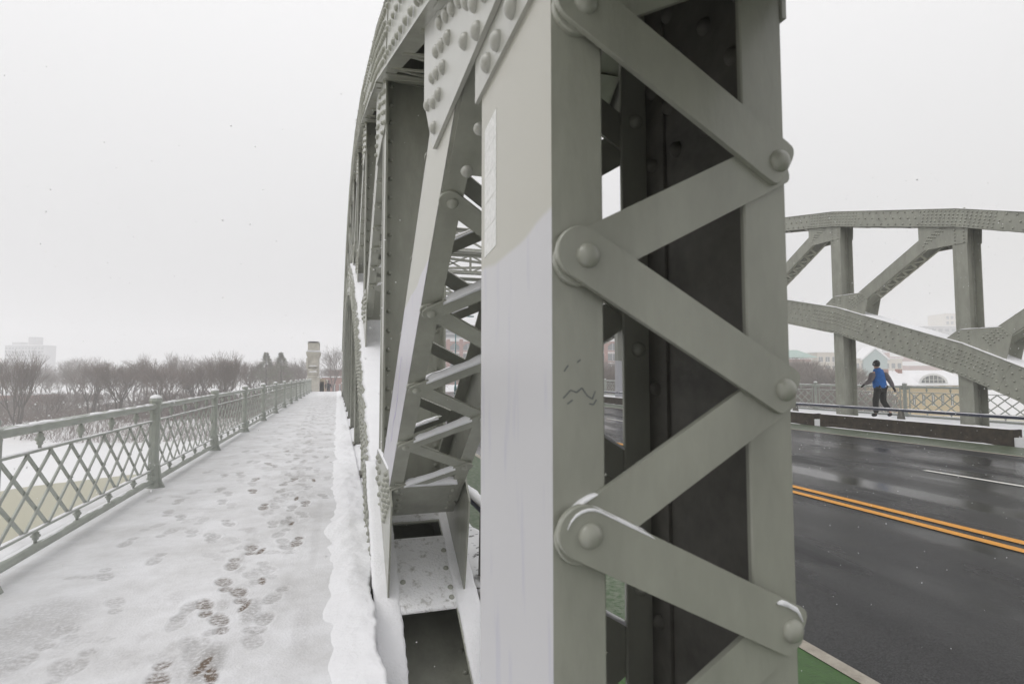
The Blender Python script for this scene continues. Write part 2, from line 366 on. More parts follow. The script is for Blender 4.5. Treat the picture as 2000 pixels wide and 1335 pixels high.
    me = bpy.data.meshes.new('snowy_walkway'); me.vertices.add(len(v)); me.vertices.foreach_set('co', v.ravel())
    me.loops.add(fc.size); me.loops.foreach_set('vertex_index', fc.ravel()); me.polygons.add(len(fc))
    me.polygons.foreach_set('loop_start', np.arange(len(fc))*4); me.polygons.foreach_set('loop_total', np.full(len(fc), 4))
    me.polygons.foreach_set('use_smooth', np.ones(len(fc), bool)); me.update(); me.validate()
    at = me.color_attributes.new('prints', 'FLOAT_COLOR', 'POINT')
    cl = np.stack([wet, mud, np.zeros_like(wet), np.ones_like(wet)], -1).astype(np.float32); at.data.foreach_set('color', cl.ravel())
    m = mat('trodden_snow', (.78, .78, .80), .65, bump=.3, bscale=70); t = m.node_tree; p = t.nodes['Principled BSDF']
    ca = t.nodes.new('ShaderNodeVertexColor'); ca.layer_name = 'prints'; sp = t.nodes.new('ShaderNodeSeparateColor'); t.links.new(ca.outputs[0], sp.inputs[0])
    tc = t.nodes.new('ShaderNodeTexCoord'); n = t.nodes.new('ShaderNodeTexNoise'); n.inputs['Scale'].default_value = 38; n.inputs['Detail'].default_value = 6; n.inputs['Roughness'].default_value = .7
    t.links.new(tc.outputs['Object'], n.inputs['Vector'])
    rp = t.nodes.new('ShaderNodeMapRange'); rp.inputs[1].default_value = .34; rp.inputs[2].default_value = .54; t.links.new(n.outputs[0], rp.inputs[0])
    mu = t.nodes.new('ShaderNodeMath'); mu.operation = 'MULTIPLY'; t.links.new(sp.outputs[0], mu.inputs[0]); t.links.new(rp.outputs[0], mu.inputs[1])
    mc = t.nodes.new('ShaderNodeMixRGB'); mc.inputs[1].default_value = (.27, .26, .255, 1); mc.inputs[2].default_value = (.13, .09, .06, 1); t.links.new(sp.outputs[1], mc.inputs[0])
    # sparse grit and broad faintly trodden tone
    n3 = t.nodes.new('ShaderNodeTexNoise'); n3.inputs['Scale'].default_value = 1.3; n3.inputs['Detail'].default_value = 8; n3.inputs['Roughness'].default_value = .75; t.links.new(tc.outputs['Object'], n3.inputs['Vector'])
    r3 = t.nodes.new('ShaderNodeValToRGB'); r3.color_ramp.elements[0].position = .36; r3.color_ramp.elements[1].position = .60
    r3.color_ramp.elements[0].color = (.61, .605, .61, 1); r3.color_ramp.elements[1].color = (.77, .77, .79, 1); t.links.new(n3.outputs[0], r3.inputs[0])
    mx = t.nodes.new('ShaderNodeMixRGB'); t.links.new(mu.outputs[0], mx.inputs[0]); t.links.new(r3.outputs[0], mx.inputs[1]); t.links.new(mc.outputs[0], mx.inputs[2])
    t.links.new(mx.outputs[0], p.inputs['Base Color'])
    me.materials.append(m); o = bpy.data.objects.new('snowy_walkway', me); C.objects.link(o); o['kind'] = 'structure'
snow_walk()

def snow_sheet(name, xf, ys, zf, nx, m=SNOW, skirt=.25, **tg):
    b = MB(); vs = []; n = nx+2
    for y in ys:
        x0, x1 = xf(y)
        vs.append((x0, y, zf(x0, y)-skirt))
        for i in range(nx):
            x = x0+(x1-x0)*i/(nx-1); vs.append((x, y, zf(x, y)))
        vs.append((x1-.01, y, zf(x1, y)-skirt))
    fs = [(j*n+i, j*n+i+1, (j+1)*n+i+1, (j+1)*n+i) for j in range(len(ys)-1) for i in range(n-1)]
    return b.add(vs, fs, True).build(name, m, None, **tg)
def frange(a, b, k):
    o = []; y = a
    while y < b: o.append(y); y += max(.03, k*y)
    o.append(b); return o
BANKS = mat('piled_snow', (.81, .81, .83), .7, col2=(.81, .81, .83), vscale=13, bump=.35, bscale=32)
_r3 = [n for n in BANKS.node_tree.nodes if n.type == 'VALTORGB'][0].color_ramp.elements
_r3[0].position = .27; _r3[0].color = (.42, .37, .32, 1); _r3[1].position = .33
def bank_x(y):
    e = noise.noise(Vector((0, y*2.3, 1)))*.04+noise.noise(Vector((0, y*9, 4)))*.02
    x1 = .235+e if y < 3.9 else (.235+(y-3.9)*.08+e if y < 5 else .33)
    return -.36, min(x1, .36) if y > 4.4 else min(x1, .262)
def bank_z(x, y):
    t = min(1, max(0, (x+.14+noise.noise(Vector((3, y*.8, 1)))*.06+noise.noise(Vector((x*7, y*4, 4)))*.05)/.30)); t = t*t*(3-2*t)
    return zdeck(y)-.018+t*.062+t*(noise.noise(Vector((x*4, y*3, 0)))*.026+noise.noise(Vector((x*12, y*9, 2)))*.012+noise.noise(Vector((x*34, y*26, 5)))*.005)
snow_sheet('snow_bank', bank_x, frange(.8, 60, .0065), bank_z, 34, m=BANKS, kind='structure')
# snowy deck behind / beside the truss
def ledge_z(x, y): return zdeck(y)-.07+noise.noise(Vector((x*6, y*5, 0)))*.018+noise.noise(Vector((x*25, y*22, 2)))*.007
GRIT = mat('gritty_snow', (.80, .80, .81), .7, col2=(.80, .80, .81), vscale=9, bump=.5, bscale=50)
_t = GRIT.node_tree; _r = [n for n in _t.nodes if n.type == 'VALTORGB'][0]; _e = _r.color_ramp.elements
_e[0].position = .36; _e[0].color = (.05, .045, .04, 1); _e[1].position = .42
snow_sheet('snow_ledge', lambda y: (1.0, 1.37+noise.noise(Vector((9, y*3, 1)))*.05), frange(1.2, 60, .012), ledge_z, 14, m=GRIT, skirt=.10, kind='structure')
snow_sheet('snow_deck', lambda y: (.30, 1.02), frange(5.9, 60, .012), lambda x, y: zdeck(y)+.005+noise.noise(Vector((x*5, y*4, 7)))*.02, 12, skirt=.10, kind='structure')
MB().box(.965, 1.0, -6, 60, -1.6, -.14).build('deck_edge', CONC, None, kind='structure')
MB().box(.16, .2, -6, 5.6, -1.6, -.03).build('deck_edge', PAINT_D, None, kind='structure')
MB().box(-2.7, 19.5, -14, 57, -1.75, -1.6).build('deck_underside', DARK, None, kind='structure')

# ------------------------------------------------------------------ trusses
W = .51; DT_ = .35; PITCH = 3.82
def node_y(k, dY): return (1.175 if k == 0 else .92+PITCH*k+.175)+dY
class Truss:
    def __init__(s, X0, dY, k1, k2, label, near):
        s.X0, s.dY, s.near = X0, dY, near
        s.root = empty('bridge_truss', label, 'bridge truss', loc=(0, 0, 0)); s.ks = range(k1, k2+1); s.run()
    def top(s, y): return 7.93-.0106*(y-s.dY-22.77)**2
    def low(s, y): return 5.2-.0149*(y-s.dY-22.7)**2
    def chord(s, name, zf, depth, rows_dense, rows_sparse):
        X0 = s.X0; xa, xb = X0-.068, X0+W+.07
        ys = [node_y(k, s.dY) for k in s.ks]
        if s.near and name == 'upper_chord': ys = [node_y(0, s.dY)-1.5]+ys
        if s.near and name == 'lower_chord': ys = [4.9] + ys[2:]; ys = [1.6, 2.3, 3.0, 3.5, 3.95, 4.46, 4.60]+ys
        pts = []
        for i, y in enumerate(ys): pts.append((y, zf(y)))
        web = MB(); top = MB(); lac = MB(); snow = MB(); riv = MB(); cover = MB()
        upper = name == 'upper_chord'
        for (y0, z0), (y1, z1) in zip(pts, pts[1:]):
            L = math.hypot(y1-y0, z1-z0); ay = np.array([0, (y1-y0)/L, (z1-z0)/L]); n = np.array([0, -ay[2], ay[1]])
            o = np.array([0, y0, z0]); dp = depth*ay[1]
            for x in (xa, xb-.014):
                web.obox(o, (1, 0, 0), ay, n, x, x+.014, -.0, L, -dp, -.016)
            for x in (xa+.014, xb-.094):        # inner flange angles, top and bottom
                web.obox(o, (1, 0, 0), ay, n, x, x+.08, 0, L, -dp, -dp+.012)
            web.obox(o, (1, 0, 0), ay, n, xa-.012, xa-.001, 0, L, -dp-.003, -dp+.012)
            if upper:
                cover.obox(o, (1, 0, 0), ay, n, xa-.02, xb+.02, 0, L, -.015, -.001)
            else:
                if y1 < 4.7: web.obox(o, (1, 0, 0), ay, n, xa+.014, xb-.014, 0, L, -.40, -.385)
                if y1 <= 3.96 or 4.45 < y0 < 4.47:               # open trough at the foot: only flanges at the sides
                    cover.obox(o, (1, 0, 0), ay, n, xa-.02, xa+.14, 0, L, -.015, -.001)
                    cover.obox(o, (1, 0, 0), ay, n, xb-.14, xb+.02, 0, L, -.015, -.001)
                    for q in np.arange(.05, L, .16):
                        riv.dome(o+ay*q-n*.16+np.array([xb-.0141, 0, 0]), (-1, 0, 0), .02, k=(8, 3))
                        riv.dome(o+ay*q-n*.3848+np.array([xb-.075, 0, 0]), n, .02, k=(8, 3))
                else:
                    cover.obox(o, (1, 0, 0), ay, n, xa-.02, xb+.02, 0, L, -.015, -.001)
            # snow on top
            snow_w = xb-xa+.03
            if not upper and y1 < 5:
                if 3.9 < y0 < 4: foot_cover = (o, ay, n, L)
            elif False:
                snow.ridge(o+np.array([xa+.055, 0, 0])-ay*.02, o+ay*L+np.array([xa+.055, 0, 0])+ay*.02, .19, .035, .04, 1, (1, 0, 0), False)
                snow.ridge(o+np.array([xb-.055, 0, 0])-ay*.02, o+ay*L+np.array([xb-.055, 0, 0])+ay*.02, .17, .035, .04, 2, (1, 0, 0), False)
            else:
                snow.ridge(o+np.array([(xa+xb)/2, 0, 0]), o+ay*L+np.array([(xa+xb)/2, 0, 0]), snow_w, .035 if not upper else .025, .12 if y0 > 5 else .05, 3, (1, 0, 0), False)
            # underside lacing and battens
            q = .35; sgn = 1
            while q < L-.5 and (upper or y0 > 5):
                a = o+ay*q-n*(dp+.006)+np.array([xa+.05, 0, 0]); c = o+ay*(q+.4)-n*(dp+.006)+np.array([xb-.05, 0, 0])
                if sgn < 0: a[0], c[0] = c[0], a[0]
                d = (c-a)/np.linalg.norm(c-a); lac.obox(a, d, np.cross(n, d), n, 0, np.linalg.norm(c-a), -.035, .035, -.006, .006)
                q += .4; sgn = -sgn
            if L > 2 or upper:
                lac.obox(o, (1, 0, 0), ay, n, xa+.015, xb-.015, L-.95, L-.42, -dp-.009, -dp-.001)
                lac.obox(o, (1, 0, 0), ay, n, xa+.015, xb-.015, .25, .65, -dp-.009, -dp-.001)
            # rivets on the face towards the pavement side
            def put(q, off, r=.0245 if s.near else .029): riv.dome(o+ay*q-n*off+np.array([xa-.0055, 0, 0]), (-1, 0, 0), r, k=(6, 2) if y0 > 5 else (8, 3))
            fr = np.linspace(.06, dp-.06, rows_dense)
            if L < 2:
                for q in np.arange(.04, L, .105):
                    for f_ in fr: put(q, f_)
            else:
                q = .03; c_ = 0
                while q < L:
                    dense = q < .95 or q > L-1.15
                    if dense:
                        for i, f_ in enumerate(fr):
                            if upper or (c_+i) % 5 != 0: put(q, f_)
                        q += .115
                    else:
                        sp = np.linspace(.07, dp-.07, rows_sparse)
                        for i, f_ in enumerate(sp):
                            if i % 2 == 0 or i == rows_sparse-1 and not upper: put(q, f_)
                            else: put(q+.11, f_)
                        q += .23
                web.obox(o, (1, 0, 0), ay, n, xa-.0055, xa, L-1.2, L, -dp+.004, -.02)
                web.obox(o, (1, 0, 0), ay, n, xa-.0050, xa, 0, 1.0, -dp+.004, -.02)
        if s.near and not upper:
            FP = [(y_, zf(y_)) for y_ in np.arange(1.6, 5.5, .15)]
            for x_, w_ in ((xa+.052, .18), (xb-.052, .165)): snow.ridge_path([(x_, a_, b_) for a_, b_ in FP], w_, .024, .03, x_*9)
            o_, ay_, n_, L_ = foot_cover; th = MB()
            th.ridge_path([o_+np.array([(xa+xb)/2, 0, 0])+ay_*(L_*i/6) for i in range(-1, 7)], xb-xa-.16, .013, .02, 3)
            th.ridge_path([(( xa+xb)/2, y_, zf(y_)) for y_ in (4.61, 4.7, 4.8, 4.9)], xb-xa-.16, .013, .03, 6)
            th.build('thin_snow', THINSNOW, s.root)
            for i, x_ in ((0, xb-.16), (1, xb-.155), (3, xb-.16), (2, xa+.17), (5, xb-.15)):
                web.dome((x_, o_[1]-.01+.075*i, zf(o_[1]-.01+.075*i)+.001), n_, .021, .021, (16, 6))
        web.add2(riv); web.add2(lac); part = web.build(name, PAINT, s.root)
        cover.build('cover_plate', PAINT, part); snow.build('snow_cover', SNOW, part)
    def vertical(s, k):
        X0 = s.X0; yc = node_y(k, s.dY); y0, y1 = yc-DT_/2, yc+DT_/2
        zb, zt = s.low(yc)-.2, s.top(yc)-.02
        deck = zdeck(yc)+(0 if s.near else .05)
        def section(b, r, z0, z1, patch=False):
            b.box(X0, X0+.012, y0, y1, z0, z1); b.box(X0+W-.012, X0+W, y0, y1, z0, z1)
            b.box(X0+.012, X0+W-.012, yc-.006, yc+.006, z0, z1)
            for ye, t in ((yc-.006, -.011), (yc+.006, .011)):
                for xa, xb in ((X0+.0121, X0+.085), (X0+W-.085, X0+W-.0121)):
                    b.box(xa, xb, min(ye, ye+t), max(ye, ye+t), z0, z1)
            # angle legs at the edges of the side plates
            for yy in (y0-.0035, y1-.055): b.box(X0-.0045, X0-.0002, yy, yy+.059, z0, z1); b.box(X0+W+.0002, X0+W+.0045, yy, yy+.059, z0, z1)
            z = z0+.1
            while z < z1:
                for x in (X0+.05, X0+W-.05): r.dome((x, yc-.017, z), (0, -1, 0), .02, k=(8, 3) if k < 3 and s.near else (6, 2))
                z += .165
        b, r = MB(), MB(); section(b, r, max(zb, deck-.3), zt)
        v = b.add2(r).build('vertical_post', PAINT, s.root)
        if k >= 2 and s.low(yc)-.85 > deck:
            b, r = MB(), MB(); section(b, r, deck-.2, s.low(yc)-.6); b.add2(r)
            if abs(yc-29) < 1.5 and not s.near:
                h = b.build('hanger', WEBH, s.root)
            else: h = b.build('hanger', PAINT, s.root)
            p = MB(); p.box(X0+.05, X0+.44, y0-.05, y0+.02, deck+.03, deck+.055); p.box(X0-.03, X0+.02, y0-.04, y1+.04, deck+.03, deck+.05)
            for x in (X0+.1, X0+.25, X0+.4): p.lathe([(.02, -.03), (.02, .06)], (x, y0-.03, deck+.03), 6)
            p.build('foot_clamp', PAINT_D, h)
            sb = MB(); sb.ridge((X0-.01, y0-.03, deck+.0), (X0+W, y0-.03, deck+.0), .16, .05, .06, k, (0, 1, 0)); sb.build('snow_drift', SNOW, h)
    def gussets(s, k):
        X0 = s.X0; yc = node_y(k, s.dY); side = 1 if yc-s.dY < 22 else -1
        for upper in (True, False):
            if k == 0 and not upper: continue
            z0 = s.top(yc) if upper else s.low(yc)
            if upper and k == 0 and s.near:
                A = [(1.44, 2.36), (2.105, 2.36), (2.35, 2.66), (2.35, 3.2), (1.2, 3.1), (.87, 2.9), (.87, 2.36)]
                B = [(.915, 2.24), (1.47, 2.24), (1.47, 2.36), (1.9, 3.0), (.915, 2.9)]
                b = MB(); b.yz(A, X0-.027, X0-.013); b.yz(B, X0-.012, X0-.0015); b.yz(A, X0+W+.013, X0+W+.027); b.yz(B, X0+W+.0015, X0+W+.012)
                r = b
                RV = [(1.946, 2.76), (1.821, 2.71), (1.71, 2.663), (2.02, 2.696), (1.907, 2.654), (1.787, 2.612), (2.104, 2.64), (2.005, 2.605), (1.88, 2.561), (2.221, 2.585), (2.079, 2.53), (1.964, 2.504), (2.066, 2.426),
                      (1.407, 2.483), (1.296, 2.44), (1.38, 2.391), (1.62, 2.78), (1.73, 2.83), (1.86, 2.83), (1.5, 2.55), (1.53, 2.45), (1.21, 2.45), (1.6, 2.62)]
                for y, z in RV:
                    r.dome((X0-.0271, y, z), (-1, 0, 0), .025, .021, (16, 6)); r.dome((X0+W+.0271, y, z), (1, 0, 0), .025, .021, (8, 3))
                for y, z in ((1.119, 2.290), (1.239, 2.285), (1.33, 2.28), (1.0, 2.30)): r.dome((X0-.0121, y, z), (-1, 0, 0), .025, .021, (16, 6))
                for q in ((1.66, 2.26), (1.845, 2.19)): r.dome((X0+.45*0+.05, q[0], q[1]), (0, -1, -1), .022, k=(16, 6))
                g = b.build('gusset_plate', GUSS, s.root); continue
            if upper: poly = [(-.24, .0), (-.2, -.45-.49), (.15, -.45-.49), (.17, -.44-.49), (.9, -.43-.49), (1.07, -.66), (1.07, .0)]
            else: poly = [(.52, .10), (.12, .37), (-.89, .36), (-1.1, .15), (-.94, -.5), (.5, -.4)]
            if upper:
                poly = [(a*side, c) for a, c in poly]; fz = s.top
            else: poly = [(a*side, c) for a, c in poly]; fz = s.low
            if upper and side < 0 or (not upper and side < 0): poly = poly[::-1]
            P = []
            for a, c in poly:
                edge = (upper and c == 0.0)
                P.append((yc+a, (fz(yc+a)-.05) if edge else z0+c))
            b = MB(); b.yz(P, X0-.013, X0-.0008); b.yz(P, X0+W+.0008, X0+W+.013)
            r = b
            kk = (8, 3) if s.near and k < 3 else (6, 2)
            def put(a, c): r.dome((X0-.0131, yc+a*side, z0+c), (-1, 0, 0), .0245 if s.near else .029, k=kk)
            if upper:
                for i in range(4):
                    for j in range(6): put(.93-.105*j*1.0-.0*i-.05*i*.9, -.82+.058*j*1.0-.0+.075*i-.0*j+.02)if (.93-.105*j-.045*i) > .25 else None
                for j in range(5): put(-.12, -.55-.09*j); put(.1, -.55-.09*j)
            else:
                for i in range(4):
                    for j in range(5): put(-1.0+.095*j+.055*i*.9, .16-.06*j*.9+.065*i) if .16-.054*j+.065*i < .33 else None
                for j in range(6): put(-.12, .3-.09*j); put(.12, .3-.09*j)
            g = b.build('gusset_plate', PAINT, s.root)
            if not upper:
                sn = MB(); sn.ridge((X0-.006, P[1][0], P[1][1]), (X0-.006, P[2][0], P[2][1]), .03, .018, .06, k, (1, 0, 0))
                sn.ridge((X0-.006, P[0][0], P[0][1]), (X0-.006, P[1][0], P[1][1]), .03, .016, .06, k, (1, 0, 0))
                sn.build('snow_cover', SNOW, g)
    def diagonal(s, k):
        """laced diagonal between upper node k and lower node k+1 (mirrored past midspan)"""
        if s.near and k == 0: return s.diag1()
        ya, yb = node_y(k, s.dY), node_y(k+1, s.dY)
        if (ya-s.dY) < 20: A = (ya+.9, s.top(ya)-.92); B = (yb-1.1, s.low(yb)+.15)
        else: A = (yb-.9, s.top(yb)-.92); B = (ya+1.1, s.low(ya)+.15)
        a = np.array([0, B[0]-A[0], B[1]-A[1]]); L = np.linalg.norm(a); a /= L
        sg = 1 if B[0] > A[0] else -1
        n = np.array([0, a[2]*sg, -a[1]*sg])       # towards the lower/outer face
        if n[2] > 0: n = -n
        o = np.array([s.X0, A[0], A[1]])-a*.3
        detail = (k <= 4)
        laced(s.root, 'diagonal', o, a, n, L+.6, .36, .085, .33, detail, PAINT, PAINT, s.near and k < 3)
    def diag1(s):
        a = np.array([0, 3.955-2.06, .752-2.158]); a /= np.linalg.norm(a); n = np.array([0, a[2], -a[1]])
        o = np.array([s.X0-.012, 2.03, 2.135])-a*1.1-np.array([0, 0, 0])
        laced(s.root, 'diagonal', o, a, n, 1.1+2.36+.45, .45, .085, None, True, WEBD, PAINT, True,
              nodesL=[1.075+.02+.592*i for i in range(5)], nodesR=[1.075+.02+.296+.592*i for i in range(5)], endplate=True)
    def run(s):
        s.chord('upper_chord', s.top, .49, 5, 3); s.chord('lower_chord', s.low, .86, 7, 5)
        for k in s.ks:
            if k > 0: s.vertical(k)
            s.gussets(k)
        for k in list(s.ks)[:-1]: s.diagonal(k)

def bar(o, p, q, n, w_=.09, t0=0., t1=.012, ext=.035, blunt=None, parent=None, m=PAINT, rivets=(True, True), rr=.0225, fine=True, snow=None):
    """one lacing bar: rounded flat strip with domed rivet heads; p,q in world, n outward"""
    p, q, n = (np.array(z, float) for z in (p, q, n)); d = q-p; L = np.linalg.norm(d); d /= L; v = np.cross(n, d); r = w_/2
    k = 17 if fine else 3
    pts = [(-ext*.35+L-L+(-r*math.cos(a))*1.0+0, r*math.sin(a)) for a in np.linspace(-math.pi/2, math.pi/2, k)]
    sg_ = lambda t, e: math.copysign(abs(t)**e, t)
    if blunt: pts += [(L+blunt*sg_(math.cos(a), .55), r*sg_(math.sin(a), .55)) for a in np.linspace(math.pi/2, -math.pi/2, 11)]
    else: pts += [(L+r*math.cos(a), r*math.sin(a)) for a in np.linspace(math.pi/2, -math.pi/2, k)]
    pts = pts[::-1]
    b = MB(); b.prism(pts, p, d, v, n, t0, t1, .0025 if fine else 0)
    for f_, c in zip(rivets, (p, q)):
        if f_: b.dome(c+n*(t1-.0003), n, rr, rr*.75, (24, 8) if fine else (6, 2))
    ob = b.build('lacing_bar', m, parent)
    if snow:
        sb = MB(); up = v if v[2] > 0 else -v; e0, e1, h = snow
        sb.ridge(p+d*L*e0+up*(r-.004)+n*(t0+t1)/2, p+d*L*e1+up*(r-.004)+n*(t0+t1)/2, abs(t1-t0)+.020, h, .02, rnd.random()*9, n)
        sb.build('snow_cap', SNOW, ob)
    return ob

def laced(parent, name, o, a, n, L, depth, fl, sp, detail, mweb, mfl, fine, nodesL=None, nodesR=None, endplate=False, snow=True):
    X = np.array([1., 0, 0]); v = n
    web = MB()
    web.obox(o, X, a, v, 0, .012, 0, L, -depth+.002, -.002)
    pt = web.build(name, mweb, parent)
    web = MB(); web.obox(o, X, a, v, W-.012, W, 0, L, -depth+.002, -.002)
    f = MB(); f.add(web.v, web.f)
    for x0, x1 in ((.0, fl), (W-fl, W)):
        f.obox(o, X, a, v, x0, x1, 0, L, -.012, 0); f.obox(o, X, a, v, x0, x1, 0, L, -depth, -depth+.012)
    f.build('flange', mfl, pt)
    if nodesL is None:
        nodesL = list(np.arange(.5, L-.4, sp)); nodesR = [q+sp/2 for q in nodesL]
    lx, rx = fl*.55, W-fl*.55
    if detail and fine or (detail and endplate):
        for face, nn, off in ((0, v, 0.), (1, -v, depth)):
            base = lambda q, x: o+X*x+a*q-v*off
            for i, q in enumerate(nodesL):
                sh = 0 if face == 0 else .12
                if i < len(nodesR): bar(o, base(q+sh, lx), base(nodesR[i]+sh, rx), nn, .085, 0, .011, parent=pt, fine=fine, m=mfl, rivets=(face == 0, False))
                if i > 0: bar(o, base(nodesR[i-1]+sh, rx), base(q+sh, lx), nn, .085, .0112, .0222, parent=pt, fine=fine, m=mfl, snow=(.1, .85, .024) if face == 0 else (.2, .8, .012))
    else:
        b = MB() if not detail else None
        for off, nn in ((0, v), (depth, -v)):
            seq = sorted([(q, lx) for q in nodesL]+[(q, rx) for q in nodesR])
            for (q0, x0), (q1, x1) in zip(seq, seq[1:]):
                p, q = o+X*x0+a*q0-v*off, o+X*x1+a*q1-v*off; d = q-p; l_ = np.linalg.norm(d); d /= l_
                if b is None: MB().obox(p, d, np.cross(nn, d), nn, -.03, l_+.03, -.032, .032, .0005, .011).build('lacing_bar', mfl, pt)
                else: b.obox(p, d, np.cross(nn, d), nn, -.03, l_+.03, -.032, .032, .0005, .011)
        if b is not None: b.build('lacing_strips', mfl, pt)
    if endplate:
        b = MB(); b.obox(o, X, a, v, .03, W-.03, L-.53, L-.03, .001, .012)
        for i in range(5):
            for x in (.075, W-.075): b.dome(o+X*x+a*(L-.49+.095*i)+v*.012, v, .018, .014, (16, 6))
        b.build('batten_plate', mfl, pt)
        b = MB(); b.obox(o, X, a, v, .012, W-.012, .55, .97, .0005, .011)
        b.build('batten_plate', mfl, pt)
        sb = MB(); c = o+a*(L-.53)+v*.006; sb.ridge(c+X*.1, c+X*(W-.06), .05, .03, .02, 4, v); sb.build('snow_cap', SNOW, pt)
        g = MB(); g.yz([(3.86, .64), (4.05, .64), (4.35, -.02), (4.2, -.02)], .36+W+.0145, .36+W+.021); g.build('rusty_edge_plate', RUST, pt)
    return pt

THINSNOW = mat('thin_gritty_snow', (.80, .80, .81), .7, col2=(.80, .80, .81), vscale=16, bump=.6, bscale=60)
_r2 = [n for n in THINSNOW.node_tree.nodes if n.type == 'VALTORGB'][0].color_ramp.elements
_r2[0].position = .26; _r2[0].color = (.30, .29, .26, 1); _r2[1].position = .46
NEAR = Truss(.36, 0, 0, 11, 'grey green riveted steel arch truss rising beside the snowy walkway, nearest to the viewer', True)
FAR = Truss(15.5, 1.73, -1 if False else 1, 11, 'grey green riveted steel arch truss beyond the wet road, behind the dark rail', False)

# ---- the laced end post in the foreground (part of the near truss)
def end_post():
    X0 = .3585; X1 = .869; y0, y1 = .92, 1.432; fl = .10; z0, z1 = -1.6, 3.2
    b = MB(); b.box(X0-.0006, X0+.012, y0+.0005, y1-.0005, z0, z1); pt = b.build('laced_post', WEB1, NEAR.root, label='foreground post with zigzag lacing bars and lavender grey cover paint')
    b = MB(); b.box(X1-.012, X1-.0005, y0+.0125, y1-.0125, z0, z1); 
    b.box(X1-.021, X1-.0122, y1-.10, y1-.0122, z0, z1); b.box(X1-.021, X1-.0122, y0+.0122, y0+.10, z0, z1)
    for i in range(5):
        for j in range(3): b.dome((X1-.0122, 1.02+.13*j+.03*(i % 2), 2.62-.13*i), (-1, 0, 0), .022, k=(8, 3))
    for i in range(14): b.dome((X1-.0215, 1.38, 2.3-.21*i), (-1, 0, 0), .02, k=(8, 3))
    b.build('side_plate', PAINT_D, pt); b = MB()  # brownish dark paint also stands in for the shade inside the post
    for x0, x1 in ((X0, X0+fl), (X1-fl, X1)):
        for ya, yb in ((y0, y0+.012), (y1-.012, y1)):
            c = .003; # small eased edge
            pts = [(x0, ya), (x1-c, ya), (x1, ya+c), (x1, yb), (x0, yb)] if x0 == X0 else [(x0+c, ya), (x1, ya), (x1, yb), (x0, yb), (x0, ya+c)]
            b.prism(pts, (0, 0, 0), (1, 0, 0), (0, 1, 0), (0, 0, 1), z0, z1)
    r = b
    for i in range(14):
        r.dome((X1-.055, y1-.0125, 2.2-.33*i+.03), (0, -1, 0), .021, k=(16, 6))
    f = b.build('flange', PAINT, pt)
    L = [2.169, 1.708, 1.225, .765, .30, -.16]; Rr = [1.925, 1.470, 1.013, .555, .10, -.35]; xl, xr = .4165, .836
    sn = {2: (.04, .36, .014)}
    for i in range(len(L)):
        bar(None, (xl, y0, L[i]), (xr, y0, Rr[i]), (0, -1, 0), .094, .0125, .0245, parent=pt, blunt=.027, rr=.0225)
        if i+1 < len(L): bar(None, (xl, y0, L[i+1]), (xr, y0, Rr[i]), (0, -1, 0), .094, .0003, .0122, parent=pt, blunt=.027, rivets=(False, False))
    bar(None, (xl, y0, 2.169), (xr, y0, 2.385), (0, -1, 0), .094, .0003, .0122, parent=pt, rivets=(False, False))
    bar(None, (xl, y0, 2.63), (xr, y0, 2.385), (0, -1, 0), .094, .0125, .0245, parent=pt)
    P_ = [np.array([xl+.0455*math.cos(R(a)), y0-.0125, 1.225+.0455*math.sin(R(a))]) for a in (158, 142, 126, 110, 95, 80, 66)]
    d_ = np.array([xr-xl, 0, 1.013-1.225]); d_ /= np.linalg.norm(d_); p_ = P_[-1]
    s_ = MB(); s_.ridge_path(P_+[p_+d_*.03, p_+d_*.07, p_+d_*.12], .028, .0085, .008, 2, (0, 1, 0)); s_.build('snow_cap', SNOW, pt)
    s_ = MB(); s_.ridge_path([(xl-.035, y0-.006, 1.260), (xl-.01, y0-.006, 1.279), (xl+.02, y0-.006, 1.295)], .02, .006, .007, 5, (0, 1, 0)); s_.build('snow_cap', SNOW, pt)
    s_ = MB(); s_.ridge_path([(xr-.035, y0-.0185, 1.071), (xr-.012, y0-.0185, 1.063), (xr+.012, y0-.0185, 1.049), (xr+.024, y0-.0185, 1.031)], .02, .010, .006, 8, (0, 1, 0)); s_.build('snow_cap', SNOW, pt)
    # back lacing
    Rb = [2.18, 1.70, 1.22, .74, .26, -.22]; Lb = [q+.24 for q in Rb]
    for i in range(len(Rb)):
        bar(None, (.42, y1, Lb[i]), (.81, y1, Rb[i]), (0, 1, 0), .09, .0003, .012, parent=pt, rivets=(False, False), fine=False, snow=(.3, .97, .012) if i in (2, 3) else None)
        bar(None, (.42, y1, Lb[i]-.48), (.81, y1, Rb[i]), (0, 1, 0), .09, .0125, .024, parent=pt, rivets=(False, False), fine=False, snow=(.3, .8, .012) if i in (1, 2) else None)
    # worn reflective stickers up the side
    b = MB()
    ya, yb = 1.285, 1.395; z = 2.145
    for i in range(5):
        h = .066; b.yz([(yb, z-.010-i*.0675), (ya, z-i*.0675), (ya, z-h-i*.0675), (yb, z-h-.010-i*.0675)], X0-.0018, X0-.0004)
    ST = mat('worn_white_sticker', (.80, .80, .79), .5, col2=(.60, .60, .58), vscale=70, bump=.2, bscale=90)
    b.build('sticker', ST, pt, label='column of worn white stickers on the pale side of the post')
    # marker scrawl on the front flange
    b = MB(); GR = mat('marker_scrawl', (.10, .11, .115), .6)
